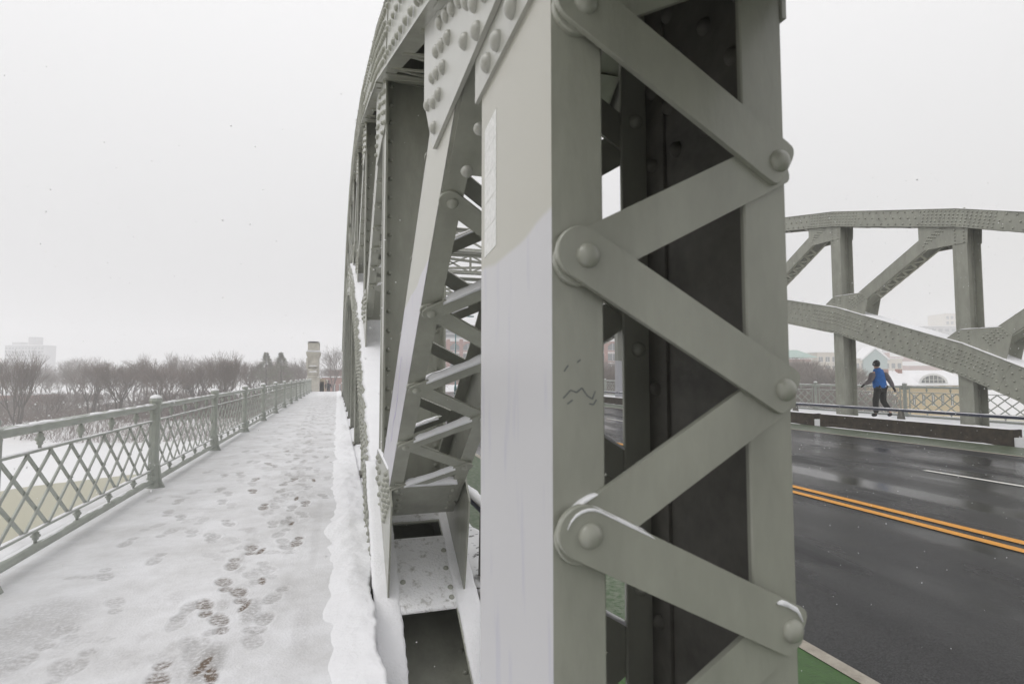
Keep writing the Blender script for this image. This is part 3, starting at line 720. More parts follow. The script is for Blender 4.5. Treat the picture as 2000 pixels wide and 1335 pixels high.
    for pts in ([(.378, 1.458), (.392, 1.472), (.404, 1.468), (.414, 1.476), (.424, 1.462), (.434, 1.456), (.440, 1.470)], [(.386, 1.448), (.396, 1.455)], [(.380, 1.505), (.388, 1.516)], [(.405, 1.521), (.412, 1.526)], [(.428, 1.448), (.436, 1.446), (.442, 1.455)]):
        b = MB()
        for p, q in zip(pts, pts[1:]):
            dx, dz = q[0]-p[0], q[1]-p[1]; l_ = math.hypot(dx, dz); nx, nz = -dz/l_*.0011, dx/l_*.0011
            b.prism([(p[0]+nx, p[1]+nz), (p[0]-nx, p[1]-nz), (q[0]-nx, q[1]-nz), (q[0]+nx, q[1]+nz)], (0, y0, 0), (1, 0, 0), (0, 0, 1), (0, -1, 0), .0002, .0006)
        b.build('graffiti', GR, pt)
end_post()

PUR = mat('faded_purple_marker', (.40, .36, .52), .6); b = MB()
pp = [(3.28, 1.60), (3.36, 1.50), (3.40, 1.47), (3.46, 1.37), (3.50, 1.33), (3.58, 1.26), (3.70, 1.20), (3.80, 1.10), (3.86, 1.06)]
for i_, (p, q) in enumerate(zip(pp, pp[1:])):
    dx, dz = q[0]-p[0], q[1]-p[1]; l_ = math.hypot(dx, dz); h_ = .012 if i_ % 2 else .006; nx, nz = -dz/l_*h_, dx/l_*h_
    b.yz([(p[0]+nx, p[1]+nz), (p[0]-nx, p[1]-nz), (q[0]-nx*.6, q[1]-nz*.6), (q[0]+nx*.6, q[1]+nz*.6)], .3472, .3479)
b.build('graffiti', PUR, [o for o in bpy.data.objects if o.name.startswith('diagonal')][0])
# ---- overhead bracing between the trusses
def strut(k, label):
    y = node_y(k, 0); yf = y+1.73*0; z1 = NEAR.top(y)-.05; z0 = z1-1.0
    rt = empty('sway_brace', label, 'brace', 'overhead braces across the road')
    for nm, z in (('top_beam', z1), ('bottom_beam', z0)):
        b = MB(); b.box(.88, 15.49, y-.17, y+.17, z-.02, z+.02); b.box(.88, 15.49, y-.012, y+.012, z-.16 if z == z1 else z+.02, z-.02 if z == z1 else z+.16); o = b.build(nm, PAINT, rt)
        s_ = MB(); s_.ridge((.9, y, z+.02), (15.4, y, z+.02), .3, .03, .4, k, (0, 1, 0), False); s_.build('snow_cover', SNOW, o)
    b = MB(); n = 8; dx = 14.4/n
    for i in range(n+1):
        x = .98+dx*i; b.box(x-.05, x+.05, y-.05, y+.05, z0+.03, z1-.03)
        if i < n:
            for (pa, pb) in (((x, z0+.05), (x+dx, z1-.05)), ((x, z1-.05), (x+dx, z0+.05))):
                d = np.array([pb[0]-pa[0], 0, pb[1]-pa[1]]); l_ = np.linalg.norm(d); d /= l_
                b.obox((pa[0], y, pa[1]), d, (0, 1, 0), np.cross(d, (0, 1, 0)), 0, l_, -.03, .03, -.04, .04)
    b.build('lattice', PAINT, rt)
strut(6, 'nearest latticed overhead brace crossing between the two arch trusses'); strut(7, 'second latticed overhead brace, behind the nearest brace'); strut(8, 'farthest latticed overhead brace between the truss tops')
rt = None
b = MB()
for k in (6, 7):
    for (xa, xb) in ((.9, 15.4), (15.4, .9)):
        p = np.array([xa, node_y(k, 0), NEAR.top(node_y(k, 0))-1.1]); q = np.array([xb, node_y(k+1, 0), NEAR.top(node_y(k+1, 0))-1.1]); d = q-p; l_ = np.linalg.norm(d); d /= l_
        b.obox(p, d, np.cross((0, 0, 1), d), (0, 0, 1), 0, l_, -.06, .06, -.05, .05)
tag(b.build('cross_bracing', PAINT), 'flat diagonal steel bracing strung between the overhead braces', 'bracing')

# ------------------------------------------------------------------ railings
def post_proto():
    b = MB()
    oc = lambda r: [(r*math.cos(R(22.5+45*i)), r*math.sin(R(22.5+45*i))) for i in range(8)]
    prof = [(.085, -.05), (.085, .03), (.07, .07), (.066, .30), (.058, .33), (.058, 1.03), (.066, 1.05), (.066, 1.12), (.076, 1.14), (.08, 1.16), (.07, 1.185), (.04, 1.205), (.01, 1.215)]
    vs = [(x*r/1, y*r/1, z) for r, z in prof for x, y in oc(1)]
    fs = [(i*8+j, i*8+(j+1) % 8, (i+1)*8+(j+1) % 8, (i+1)*8+j) for i in range(len(prof)-1) for j in range(8)]+[tuple((len(prof)-1)*8+j for j in range(8))]
    b.add(vs, fs)
    for s in (-1, 1): b.lathe([(.05, 0), (.062, .03), (.05, .06), (.02, .07)], (0, s*.055, 1.03), 8, (0, s, 0)); b.lathe([(.05, 0), (.058, .03), (.04, .05)], (0, s*.06, .12), 8, (0, s, 0))
    # fluted base spur on the walkway side
    b.prism([(0, 0), (.15, 0), (.10, .10), (.075, .32), (0, .34)], (0, -.02, -.02), (1, 0, 0), (0, 0, 1), (0, 1, 0), 0, .04)
    return b
def finial(b, x, y, z0, z1):
    h = z1-z0; b.lathe([(.013, 0), (.013, h*.2), (.026, h*.3), (.02, h*.38), (.036, h*.52), (.036, h*.62), (.02, h*.75), (.028, h*.84), (.013, h*.92), (.013, h)], (x, y, z0), 7)
def railing(X, y_start, n, label, sx, snowy=True):
    rt = empty('bridge_railing', label, 'railing', 'bridge railings', (X, 0, 0))
    # prototypes, modelled at local y = 0..PITCH
    post = post_proto().build('post', RAILP, rt)
    cap = MB(); cap.dome((0, 0, 1.185), (0, 0, 1), .075, .045, (8, 3)); cap.build('snow_cap', SNOW, post)
    a, c = .07, PITCH-.07
    pb = MB(); pb.tube([(0, a, 1.075), (0, c, 1.075)], .043, 12, False); rail = pb.build('top_rail', RAILP, rt)
    s_ = MB(); s_.ridge((0, a, 1.098), (0, c, 1.098), .072, .022, .09, 1, (1, 0, 0)); s_.build('snow_cover', SNOW, rail)
    lb = MB(); lb.box(-.022, .022, a, c, .875, .895); lb.box(-.022, .022, a, c, .235, .255); lb.tube([(0, a-.02, .10), (0, c+.02, .10)], .040, 10, False)
    for yy in (.17, PITCH-.17): lb.box(-.014, .014, yy-.014, yy+.014, .14, 1.04)
    lat = lb.build('rails', RAILP, rt)
    s2 = MB(); s2.ridge((0, a, .893), (0, c, .893), .045, .012, .12, 2, (1, 0, 0)); s2.ridge((0, a, .253), (0, c, .253), .045, .012, .12, 5, (1, 0, 0)); s2.ridge((-.01, a, .125), (-.01, c, .125), .066, .02, .12, 3, (1, 0, 0)); s2.build('snow_cover', SNOW, lat)
    x = MB(); y0, y1 = .185, PITCH-.185; nb = 9; cell = (y1-y0)/nb; zt, zb = .875, .255; H = zt-zb
    for i in range(-2, nb+1):
        for sgn in (1, -1):
            ya = y0+cell*i if sgn > 0 else y1-cell*i; yb = ya+sgn*cell*2
            pa, pb_ = np.array([ya, zb]), np.array([yb, zt])
            lo, hi = y0, y1; t0, t1 = 0., 1.
            for lim, s_g in ((lo, 1), (hi, -1)):
                for _ in (0,):
                    da = s_g*(ya-lim); db = s_g*(yb-lim)
                    if da < 0 and db < 0: t0, t1 = 1, 0
                    elif da < 0: t0 = max(t0, -da/(db-da))
                    elif db < 0: t1 = min(t1, da/(da-db))
            if t1-t0 < .05: continue
            P, Q = pa+(pb_-pa)*t0, pa+(pb_-pa)*t1; d = np.array([0, Q[0]-P[0], Q[1]-P[1]]); l_ = np.linalg.norm(d); d /= l_
            xo = .008*sgn; x.obox((xo, P[0], P[1]), d, (1, 0, 0), np.cross(d, (1, 0, 0)), 0, l_, -.006, .006, -.016, .016)
    for i in range(0, nb+1): 
        for zz in (zb+H*.25, zb+H*.5, zb+H*.75):
            x.dome((.0145*sx, y0+cell*(i if zz == zb+H*.5 else i+.5 if False else i), zz), (sx, 0, 0), .013, k=(6, 2)) if zz == zb+H*.5 else None
    lt = x.build('lattice', RAILP, rt)
    for i in (1, 3, 5, 7):
        yy = y0+cell*(i+.5-.0)
        for za, zc_ in ((.895, 1.035), (.14, .235)): fb = MB(); finial(fb, 0, yy, za, zc_); fb.build('finial', RAILP, lat)
    protos = [post, rail, lat, lt]
    for i in range(n):
        y = y_start+PITCH*i; z = zdeck(y+1.9 if False else y)
        for p in protos:
            if i == 0: q = p
            else: q = copy_tree(p, rt)
            q.location = (0, y, z)
            if p is not post: q.rotation_euler = (math.atan((zdeck(y+PITCH)-zdeck(y))/PITCH), 0, 0)
    q = copy_tree(post, rt); q.location = (0, y_start+PITCH*n, zdeck(y_start+PITCH*n))
railing(-2.32, 8.647-PITCH*3, 15, 'pale green lattice railing with round top rail along the snowy walkway', 1)
railing(18.8, 14.7-PITCH*4, 15, 'lattice railing on the far edge of the bridge, behind the walker in blue', -1)

# ------------------------------------------------------------------ kerb beams and blue rails
def kerb(y0, y1, label):
    b = MB(); z = zdeck((y0+y1)/2); b.box(14.76, 15.07, y0, y1, -.17+z, .235+z); rt = tag(b.build('kerb_beam', CONC), label, 'kerb beam', 'granite kerb beams')
    s_ = MB(); s_.ridge((14.925, y0+.01, .233+z), (14.925, y1-.01, .233+z), .29, .03, .12, y0, (1, 0, 0)); s_.build('snow_cover', SNOW, rt)
    r_ = MB(); 
    s_ = MB(); s_.ridge((14.72, y0+.3, -.15+z), (14.72, y1-.2, -.15+z), .045, .022, .15, y0+3, (1, 0, 0)); s_.build('snow_drift', SNOW, rt)
for i, lb in enumerate(['granite kerb beam nearest the right edge, mostly out of frame', 'long brown granite kerb beam below the walker in blue', 'brown granite kerb beam left of the small gap, beside the foreground post',
                        'granite kerb beam seen through the foreground lacing, nearer one', 'granite kerb beam seen through the foreground lacing, beyond the nearer one', 'granite kerb beam far along the road', 'farthest granite kerb beam on the road edge']):
    kerb(3.35+5.66*i, 3.35+5.66*i+5.4, lb)
def blue_rail(X, ya, yb, z, label, thick, snow_h):
    rt = empty('guard_rail', label, 'guard rail', 'tubular guard rails')
    ys = np.arange(ya, yb+.1, 4); b = MB(); b.tube([(X, y, zdeck(y)+z) for y in ys], thick, 12); t = b.build('rail_tube', BLUEM, rt)
    s_ = MB()
    for p, q in zip(ys, ys[1:]): s_.ridge((X, p, zdeck(p)+z+thick*.55), (X, q, zdeck(q)+z+thick*.55), thick*1.8, snow_h, .1 if q < 14 else .3, X, (1, 0, 0), False)
    s_.build('snow_cover', SNOW, t)
    y = 11.96-PITCH*5
    while y < yb:
        if y > ya:
            b = MB(); zz = zdeck(y); zl = .2 if X > 5 else -.12
            b.prism([(-.10, zl), (.10, zl), (.09, zl+.06), (.05, z-.02), (-.05, z-.02), (-.09, zl+.06)], (X, y, zz), (0, 1, 0), (0, 0, 1), (1, 0, 0), -.045, .045)
            b.box(X-.08, X+.08, y-.14, y+.14, zl+zz-.01, zl+zz+.02)
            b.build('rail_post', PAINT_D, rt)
        y += PITCH
blue_rail(15.12, -4, 56, .50, 'dark blue steel rail topped with snow on the far side of the road', .048, .022)
blue_rail(1.13, 2.6, 56, .44, 'snow topped dark rail on the near road edge, seen beside the foreground post', .05, .04)

# ------------------------------------------------------------------ stone pylon at the far end
def pylon():
    rt = empty('stone_pylon', 'weathered limestone pylon with snowy ledges at the end of the railing', 'pylon', loc=(-2.26, 57, -.15))
    b = MB(); b.box(-.56, .56, 0, 3.2, -7, 1.25); b.box(-.50, .50, .1, 3.1, 1.25, 3.25); sh = b.build('shaft', STONE, rt)
    b = MB(); b.box(-.60, .60, -.06, 3.26, 1.2, 1.36)
    for z, d in ((1.45, .26), (2.05, .2), (2.35, .12)):
        b.tube([(-.42, .06, z), (.42, .06, z)], d*.75, 12, True)
    b.box(-.42, .42, -.12, .1, 1.62, 1.85); b.build('scroll_bracket', STONE, rt)
    b = MB()
    for i, (e, z0, z1) in enumerate(((.02, 3.2, 3.32), (.07, 3.32, 3.46), (.12, 3.46, 3.62), (.15, 3.62, 3.78))): b.box(-.5-e, .5+e, .1-e, 3.1+e, z0, z1)
    b.box(-.62, -.45, -.03, 3.2, 2.2, 3.2); b.build('cornice', STONE, rt)
    b = MB(); b.box(-.5, .5, .1, 3.1, 3.78, 4.66); b.box(-.53, .53, .07, 3.13, 4.52, 4.60); b.build('cap_block', STONE, rt)
    s_ = MB(); s_.ridge((0, -.05, 3.775), (0, 3.2, 3.775), 1.28, .12, .4, 1, (1, 0, 0), False); s_.ridge((0, .06, 4.66), (0, 3.1, 4.66), 1.0, .12, .4, 2, (1, 0, 0), False)
    s_.box(-.6, .6, -.02, 3.2, 3.78, 3.93); s_.box(-.52, .52, .06, 3.14, 4.66, 4.80)
    s_.ridge((-.42, -.02, 2.42), (.42, -.02, 2.42), .3, .08, .1, 3); s_.ridge((-.42, -.04, 1.85), (.42, -.04, 1.85), .34, .12, .1, 4); s_.ridge((-.58, 0, 1.36), (.58, 0, 1.36), .2, .06, .1, 5)
    s_.build('snow_cover', SNOW, rt)
pylon()
b = MB(); b.yz([(60.3, -3), (60.3, .75), (61.5, .85), (72, -1.3), (72, -4)], -1.75, -1.3); b.box(-1.8, -1.25, 60.3, 61.4, -3, 1.05)
tag(b.build('parapet_wall', BEIGE), 'beige stone parapet wall sloping down beyond the pylon', 'wall')
b = MB(); b.lathe([(.03, -2), (.03, .6), (.12, .62), (.14, .8), (.1, .95), (.02, 1.0)], (-1.05, 61, 0), 8); tag(b.build('globe_post', STONE), 'small snow capped post beside the pylon', 'post')
# abutment
MB().box(-6, 22, 57.5, 78, -8, -3.2).build('bridge_abutment', STONE, None, kind='structure')

# ------------------------------------------------------------------ river, banks, fields
ICE = mat('snowed_river_ice', (.70, .71, .72), .55, var=.03, vscale=.2); t = ICE.node_tree
tc = t.nodes.new('ShaderNodeTexCoord'); sx = t.nodes.new('ShaderNodeSeparateXYZ'); t.links.new(tc.outputs['Object'], sx.inputs[0])
nn = t.nodes.new('ShaderNodeTexNoise'); nn.inputs['Scale'].default_value = .07; nn.inputs['Detail'].default_value = 4; t.links.new(tc.outputs['Object'], nn.inputs['Vector'])
m1 = t.nodes.new('ShaderNodeMath'); m1.operation = 'MULTIPLY_ADD'; m1.inputs[1].default_value = 14; t.links.new(nn.outputs[0], m1.inputs[0]); t.links.new(sx.outputs[1], m1.inputs[2])
m1b = t.nodes.new('ShaderNodeMath'); m1b.operation = 'MULTIPLY_ADD'; m1b.inputs[1].default_value = -.75; t.links.new(sx.outputs[0], m1b.inputs[0]); t.links.new(m1.outputs[0], m1b.inputs[2])
m2 = t.nodes.new('ShaderNodeMapRange'); m2.inputs[1].default_value = 66.2; m2.inputs[2].default_value = 66.8; t.links.new(m1b.outputs[0], m2.inputs[0])
mx = t.nodes.new('ShaderNodeMixRGB'); mx.inputs[1].default_value = (.40, .385, .29, 1); mx.inputs[2].default_value = (.76, .76, .77, 1)
t.links.new(m2.outputs[0], mx.inputs[0]); t.links.new(mx.outputs[0], t.nodes['Principled BSDF'].inputs['Base Color'])
MB().add([(-430, -79, -6), (430, -79, -6), (430, 76, -6), (-430, 76, -6)], [(0, 1, 2, 3)]).build('river', ICE, None, kind='structure')
GRND = mat('snowy_ground', (.78, .78, .80), .8, col2=(.70, .69, .69), vscale=.15)
def ground():
    xs = list(np.linspace(-60, 130, 96)); xs = [-430, -250, -120, -80]+xs+[170, 250, 430]
    ys = [70, 71.5, 73, 74.5, 76, 77.5, 79, 81, 84, 88, 93, 100, 110, 125, 150, 200, 300, 450, 690]
    def z(x, y):
        base = 72.5-.0*x+2.0*noise.noise(Vector((x*.06, 0, 2)))+max(0, -x-15)*.06
        t = (y-base)/6; t = min(1, max(-.3, t)); return -6.1+1.8*t*(1 if t > 0 else .2)+min(1, max(0, (y-base)/3))*(.35*noise.noise(Vector((x*.3, y*.3, 0)))+.15*noise.noise(Vector((x, y, 0))))+max(0, y-100)*.004
    b = MB(); n = len(xs); b.add([(x, y, z(x, y)) for y in ys for x in xs], [(j*n+i, j*n+i+1, (j+1)*n+i+1, (j+1)*n+i) for j in range(len(ys)-1) for i in range(n-1)], True)
    b.build('ground', GRND, None, kind='structure'); return z
gz = ground()

# ------------------------------------------------------------------ trees
class TB:
    """fast tube accumulator"""
    def __init__(s): s.v = []; s.f = []
    def seg(s, p, q, r0, r1, n=3):
        d = q-p; d.normalize(); u = d.orthogonal().normalized(); w_ = d.cross(u); o = len(s.v)
        for c, r in ((p, r0), (q, r1)):
            for j in range(n):
                a = 2*math.pi*j/n; s.v.append(tuple(c+u*(r*math.cos(a))+w_*(r*math.sin(a))))
        for j in range(n): k = (j+1) % n; s.f.append((o+j, o+k, o+n+k, o+n+j))
def grow(tb, tw, rg, p, d, L, r, lvl, maxl, up, spread, kids):
    n = 3 if lvl < 2 else 2; q = p
    for i in range(n):
        d2 = (d+Vector((rg.gauss(0, .12), rg.gauss(0, .12), rg.gauss(0, .08)+up*.10))).normalized(); e = q+d2*(L/n)
        r1 = r*(1-.28*(i+1)/n)
        (tb if lvl <= 1 else tw).seg(q, e, max(r*(1-.28*i/n), .009), max(r1, .006), 5 if lvl < 2 else 3)
        q, d = e, d2
        if lvl >= 1 and lvl < maxl and rg.random() < .75:
            ax = Vector((rg.gauss(0, 1), rg.gauss(0, 1), rg.gauss(0, .5))).normalized(); dd = (d+ax*spread*1.1+Vector((0, 0, up*.25))).normalized()
            grow(tb, tw, rg, q, dd, L*rg.uniform(.5, .95), r1*.5, lvl+1, maxl, up, spread, kids)
    if lvl < maxl:
        for _ in range(kids[lvl]):
            ax = Vector((rg.gauss(0, 1), rg.gauss(0, 1), rg.gauss(0, .45))).normalized(); dd = (d+ax*spread+Vector((0, 0, up*.3))).normalized()
            grow(tb, tw, rg, q, dd, L*rg.uniform(.62, .85), r*.55, lvl+1, maxl, up, spread, kids)
def tree_proto(seed, h, stems, spread, up, kids, tm, lean=.25, trunk=.1):
    rg = random.Random(seed); tb, tw = TB(), TB()
    root = bpy.data.objects.new('bare_tree', None); C.objects.link(root)
    if stems > 1: tb.seg(Vector((0, 0, -.9)), Vector((0, 0, .12)), trunk+.2, trunk+.12, 7)
    for i in range(stems):
        a = 2*math.pi*i/stems+rg.random(); d = Vector((math.cos(a)*lean, math.sin(a)*lean, 1)).normalized() if stems > 1 else Vector((0, 0, 1))
        grow(tb, tw, rg, Vector((math.cos(a)*.15*(stems > 1), math.sin(a)*.15*(stems > 1), -.3)), d, h*rg.uniform(.26, .34), trunk, 0, len(kids), up, spread, kids)
    for nm, t_, m in (('trunk', tb, BARK), ('crown', tw, tm)):
        me = bpy.data.meshes.new(nm); me.from_pydata(t_.v, [], t_.f); me.materials.append(m); o = bpy.data.objects.new(nm, me); C.objects.link(o); o.parent = root
    return root
def top_of(root): return max(v.co.z for ch in root.children for v in ch.data.vertices)
P_VASE = tree_proto(3, 9, 6, .42, .9, [3, 3, 3, 3], TWIG, .26, .11)
P_ROUND = tree_proto(5, 8, 3, .75, .35, [3, 3, 4, 3], TWIG2, .3, .13)
P_ROUND2 = tree_proto(11, 8, 4, .62, .5, [3, 4, 3, 3], TWIG, .35, .11)
P_OAK = tree_proto(8, 10, 1, .78, .35, [4, 4, 3, 3, 2], TWIG, .3, .22)
P_TALL = tree_proto(21, 10, 2, .38, 1.0, [3, 3, 4, 3], TWIG2, .15, .12)
P_BUSH = tree_proto(31, 3.2, 7, .7, .5, [3, 3, 3], TWIG2, .5, .035)
protos = {'vase': P_VASE, 'round': P_ROUND, 'round2': P_ROUND2, 'oak': P_OAK, 'tall': P_TALL, 'bush': P_BUSH}
hts = {k: top_of(v) for k, v in protos.items()}
def put_tree(kind, x, y, h, rot, label, name='bare_tree', cat='tree', group='bare trees beyond the river', sxy=1., z=None):
    c = copy_tree(protos[kind]); c.name = name; s_ = h/hts[kind]
    c.location = (x, y, (gz(x, y) if z is None else z)-.1); c.scale = (s_*sxy, s_*sxy, s_); c.rotation_euler = (0, 0, rot); tag(c, label, cat, group); return c
def at(px, py, zc):
    f = np.array([math.sin(YAW)*math.cos(PIT), math.cos(YAW)*math.cos(PIT), math.sin(PIT)]); r = np.array([math.cos(YAW), -math.sin(YAW), 0]); u = np.cross(r, f)
    d = f+r*(px-1000)/F_PX+u*(667.5-py)/F_PX; h = d[0]*math.sin(YAW)+d[1]*math.cos(YAW); return np.array([0, 0, EYE])+d*zc/h
def tree_px(kind, px, zc, ytop, label, sxy=1., rot=None, **k):
    p = at(px, ytop, zc); g_ = gz(p[0], p[1]); return put_tree(kind, p[0], p[1], p[2]-g_, rnd.uniform(0, 6) if rot is None else rot, label, sxy=sxy, **k)
tree_px('vase', 42, 64, 678, 'bare vase shaped tree with many upright stems at the left edge, by the tower block', .95)
tree_px('round', 182, 76, 695, 'round crowned bare tree left of the three low stemmed trees by the river', 1.0)
tree_px('round2', 238, 74, 700, 'broad low bare tree with three visible trunks on the far bank', 1.15)
tree_px('tall', 288, 88, 684, 'tall thin bare tree rising above the wood left of centre', .6)
tree_px('round', 325, 72, 697, 'reddish bare tree with dense twigs behind the second railing post', 1.1)
tree_px('tall', 330, 100, 682, 'narrow upright bare tree just right of the tall thin one', .7)
tree_px('vase', 440, 74, 680, 'fan shaped bare tree with dark limbs, left of the two pines', 1.0)
tree_px('round2', 385, 80, 702, 'spreading bare tree between the reddish tree and the fan shaped one', 1.0)
tree_px('oak', 590, 110, 692, 'grey bare tree just left of the stone pylon', .8)
tree_px('oak', 655, 108, 668, 'tall bare tree behind the stone pylon, above the brick building', .8)
# further rows
i = 0
for row, (zc, yt) in enumerate(((104, 709), (124, 708), (150, 707))):
    for px in range(-40, 610, (60, 44, 36)[row]):
        tree_px(rnd.choice(['round', 'round2', 'oak', 'round', 'tall'] if row else ['round', 'round2', 'oak']), px+rnd.uniform(-14, 14), zc+rnd.uniform(-7, 7), yt+(9 if 50 < px < 130 else 0)+rnd.choice([rnd.uniform(-18, 0), rnd.uniform(-4, 12)]), 'bare brown tree in the massed wood across the river', rnd.uniform(.9, 1.3), group='trees of the wood across the river')
for row, (zc, yt) in enumerate(((92, 702), (106, 700), (124, 697))):
    for px in range(1120, 1690, 34):
        tree_px(rnd.choice(['round', 'round2', 'oak']), px+rnd.uniform(-14, 14), zc+rnd.uniform(-6, 6), yt+rnd.uniform(-7, 7)+(14 if px > 1600 else 0), 'reddish bare tree in the thicket beyond the far railing', rnd.uniform(1, 1.4), group='trees of the thicket beyond the far railing')
for px in range(640, 1100, 45): tree_px('oak', px, 125+rnd.uniform(-5, 5), 705+rnd.uniform(-6, 6), 'bare tree behind the bridge end, seen between the steelwork', 1., group='trees behind the bridge end')
for px in range(-60, 620, 8):
    tree_px('bush', px+rnd.uniform(-9, 9), rnd.uniform(74, 100), rnd.uniform(752, 800), 'twiggy bare shrub on the far river bank', rnd.uniform(1, 1.8), name='bare_shrub', cat='shrub', group='shrubs on the far river bank')
for px in range(1140, 1700, 22):
    tree_px('bush', px+rnd.uniform(-9, 9), rnd.uniform(80, 96), rnd.uniform(735, 765), 'twiggy bare shrub beyond the far railing', 1.8, name='bare_shrub', cat='shrub', group='shrubs beyond the far railing')
for r_ in protos.values():
    for ch in list(r_.children): bpy.data.objects.remove(ch)
    bpy.data.objects.remove(r_)
# bank brush: uncountable
def brush():
    rg = random.Random(4); tb = TB()
    for _ in range(17000):
        px = rg.uniform(-80, 640) if rg.random() < .82 else rg.uniform(1120, 1700); zc = rg.uniform(62, 92) if px < 700 else rg.uniform(78, 100)
        p = at(px, 800, zc); x, y = p[0], p[1]
        if y < 71.5: continue
        z = gz(x, y); a = Vector((x, y, z-.05)); d = Vector((rg.gauss(0, .5), rg.gauss(0, .4), 1)).normalized(); L = rg.uniform(.35, 1.7)
        m_ = a+d*L*.5; e = m_+(d+Vector((rg.gauss(0, .4), rg.gauss(0, .4), rg.gauss(0, .3)))).normalized()*L*.5
        tb.seg(a, m_, .022, .016); tb.seg(m_, e, .016, .008)
    me = bpy.data.meshes.new('bank_brush'); me.from_pydata(tb.v, [], tb.f); me.materials.append(TWIG2); o = bpy.data.objects.new('bank_brush', me); C.objects.link(o); o['kind'] = 'stuff'; o['label'] = 'tangled bare brush on the snowy bank'; o['category'] = 'brush'
brush()
def pine(px, zc, ytop, label, seed):
    rg = random.Random(seed); p = at(px, ytop, zc); g_ = gz(p[0], p[1]); H = p[2]-g_; rt = empty('pine_tree', label, 'tree', 'pines across the river', (p[0], p[1], g_-.1))
    b = MB(); b.tube([(0, 0, 0), (.1, 0, H*.5), (0, 0, H)], [.2, .13, .03], 6); b.build('trunk', BARK, rt)
    tb = TB()
    for i in range(1900):
        t_ = rg.random()**.8; z = H*(.2+.8*t_); rad = (1-t_)**1.0*H*.46*rg.uniform(.6, 1.15)+.12; a = rg.random()*6.283
        if noise.noise(Vector((math.cos(a)*1.5, math.sin(a)*1.5, z*.9+seed))) < -.12: continue
        q = Vector((math.cos(a)*rad*rg.uniform(.3, 1), math.sin(a)*rad*rg.uniform(.3, 1), z)); 
        for _ in range(3):
            d = Vector((math.cos(a)+rg.gauss(0, .7), math.sin(a)+rg.gauss(0, .7), .35+rg.gauss(0, .4))).normalized(); tb.seg(q, q+d*rg.uniform(.15, .4), .035, .006)
    me = bpy.data.meshes.new('crown'); me.from_pydata(tb.v, [], tb.f); me.materials.append(PINE); o = bpy.data.objects.new('crown', me); C.objects.link(o); o.parent = rt
pine(520, 96, 688, 'left one of the two olive green pines left of the pylon', 1); pine(549, 93, 688, 'right one of the two olive green pines, nearer the pylon', 2)

# ------------------------------------------------------------------ buildings
def building(name, label, px0, px1, ybot, ytop, zc, depth, wall, rows=0, cols=0, win=GLASSD, snow_roof=True, bands=None, cat='building', wh=.55, ww=.6):
    A, B = at(px0, ytop, zc), at(px1, ytop, zc); zb = at((px0+px1)/2, ybot, zc)[2]
    d = np.array([B[0]-A[0], B[1]-A[1]]); Wd = np.linalg.norm(d); H = (A[2]+B[2])/2-zb
    rt = empty(name, label, cat, loc=(A[0], A[1], zb)); rt.rotation_euler = (0, 0, math.atan2(d[1], d[0]))
    b = MB(); b.box(0, Wd, 0, depth, -3, H); b.build('wall', wall, rt)
    if bands:
        b = MB()
        for f in bands: b.box(-.06, Wd+.06, -.12, .0, H*f[0], H*f[1])
        b.build('string_course', WHITEP, rt)
    for r in range(rows):
        for c in range(cols):
            cw, ch = Wd/cols, H/(rows+.3); x0, z0 = cw*(c+.5-ww/2), ch*(r+.25); b = MB()
            b.box(x0, x0+cw*ww, -.02, .05, z0, z0+ch*wh); wo = b.build('window', win, rt)
            if zc < 200:
                f = MB(); e = .08; f.box(x0-e, x0+cw*ww+e, -.09, -.021, z0-e, z0); f.box(x0-e, x0+cw*ww+e, -.09, -.021, z0+ch*wh, z0+ch*wh+e); f.box(x0+cw*ww/2-e/2, x0+cw*ww/2+e/2, -.07, -.021, z0, z0+ch*wh); f.build('frame', WHITEP, wo)
    b = MB(); b.box(-.3, Wd+.3, -.3, depth+.3, H, H+.25); b.build('roof', SNOWF if snow_roof else wall, rt)
    return rt, Wd, H
rt, Wd, H = building('tower_block', 'pale tower block almost lost in the haze at the far left', 10, 86, 760, 674, 330, 9, GREYB, 12, 12, wh=.5)
b = MB(); b.box(Wd*.1, Wd*.32, 2, 7, H, H+2.0); b.box(Wd*.52, Wd*.72, 2, 7, H, H+5.0); b.build('roof_plant', GREYB, rt)
building('brick_house', 'low brick building behind the bare tree at the left edge', -30, 44, 800, 772, 98, 8, BRICK, 1, 5)
building('brick_building', 'low red brick building with snowy roof between pylon and truss', 628, 690, 800, 737, 120, 10, BRICK, 2, 6, ww=.35)
building('brick_building', 'small upper brick block with snowy roof behind the low one', 640, 690, 760, 722, 140, 8, BRICK, 1, 4)
rt, Wd, H = building('office_building', 'long red brick building with grey attic and pale arched bands, seen through the trusses', 850, 1260, 730, 662, 158, 20, BRICK, 3, 16, bands=((.30, .33), (.60, .63), (.93, 1.0)), ww=.72, wh=.66)
b = MB()
for c in range(16):
    cw = Wd/16; x0 = cw*c
    pts = [(x0+cw*.1+cw*.8*(k/10), H*.80+math.sin(math.pi*k/10)*1.0) for k in range(11)]
    b.tube([(q[0], -.25, q[1]) for q in pts], .22, 5); b.box(x0-.5, x0+.5, -.4, 0, -2, H)
b.build('brick_piers', BRICK, rt)
b = MB(); b.box(2, Wd-2, 2, 18, H+.3, H+4.2); o = b.build('attic', GREYB, rt)
b = MB()
for k in range(3): b.box(1.9, Wd-1.9, 1.85, 1.98, H+.8+k*1.2, H+1.4+k*1.2)
b.build('louvres', GLASSD, o)
building('pavilion', 'green roofed building behind the thicket, next to the foreground post', 1536, 1584, 745, 701, 185, 12, BRICK, 3, 7)
bt = bpy.data.objects[-1] if False else None
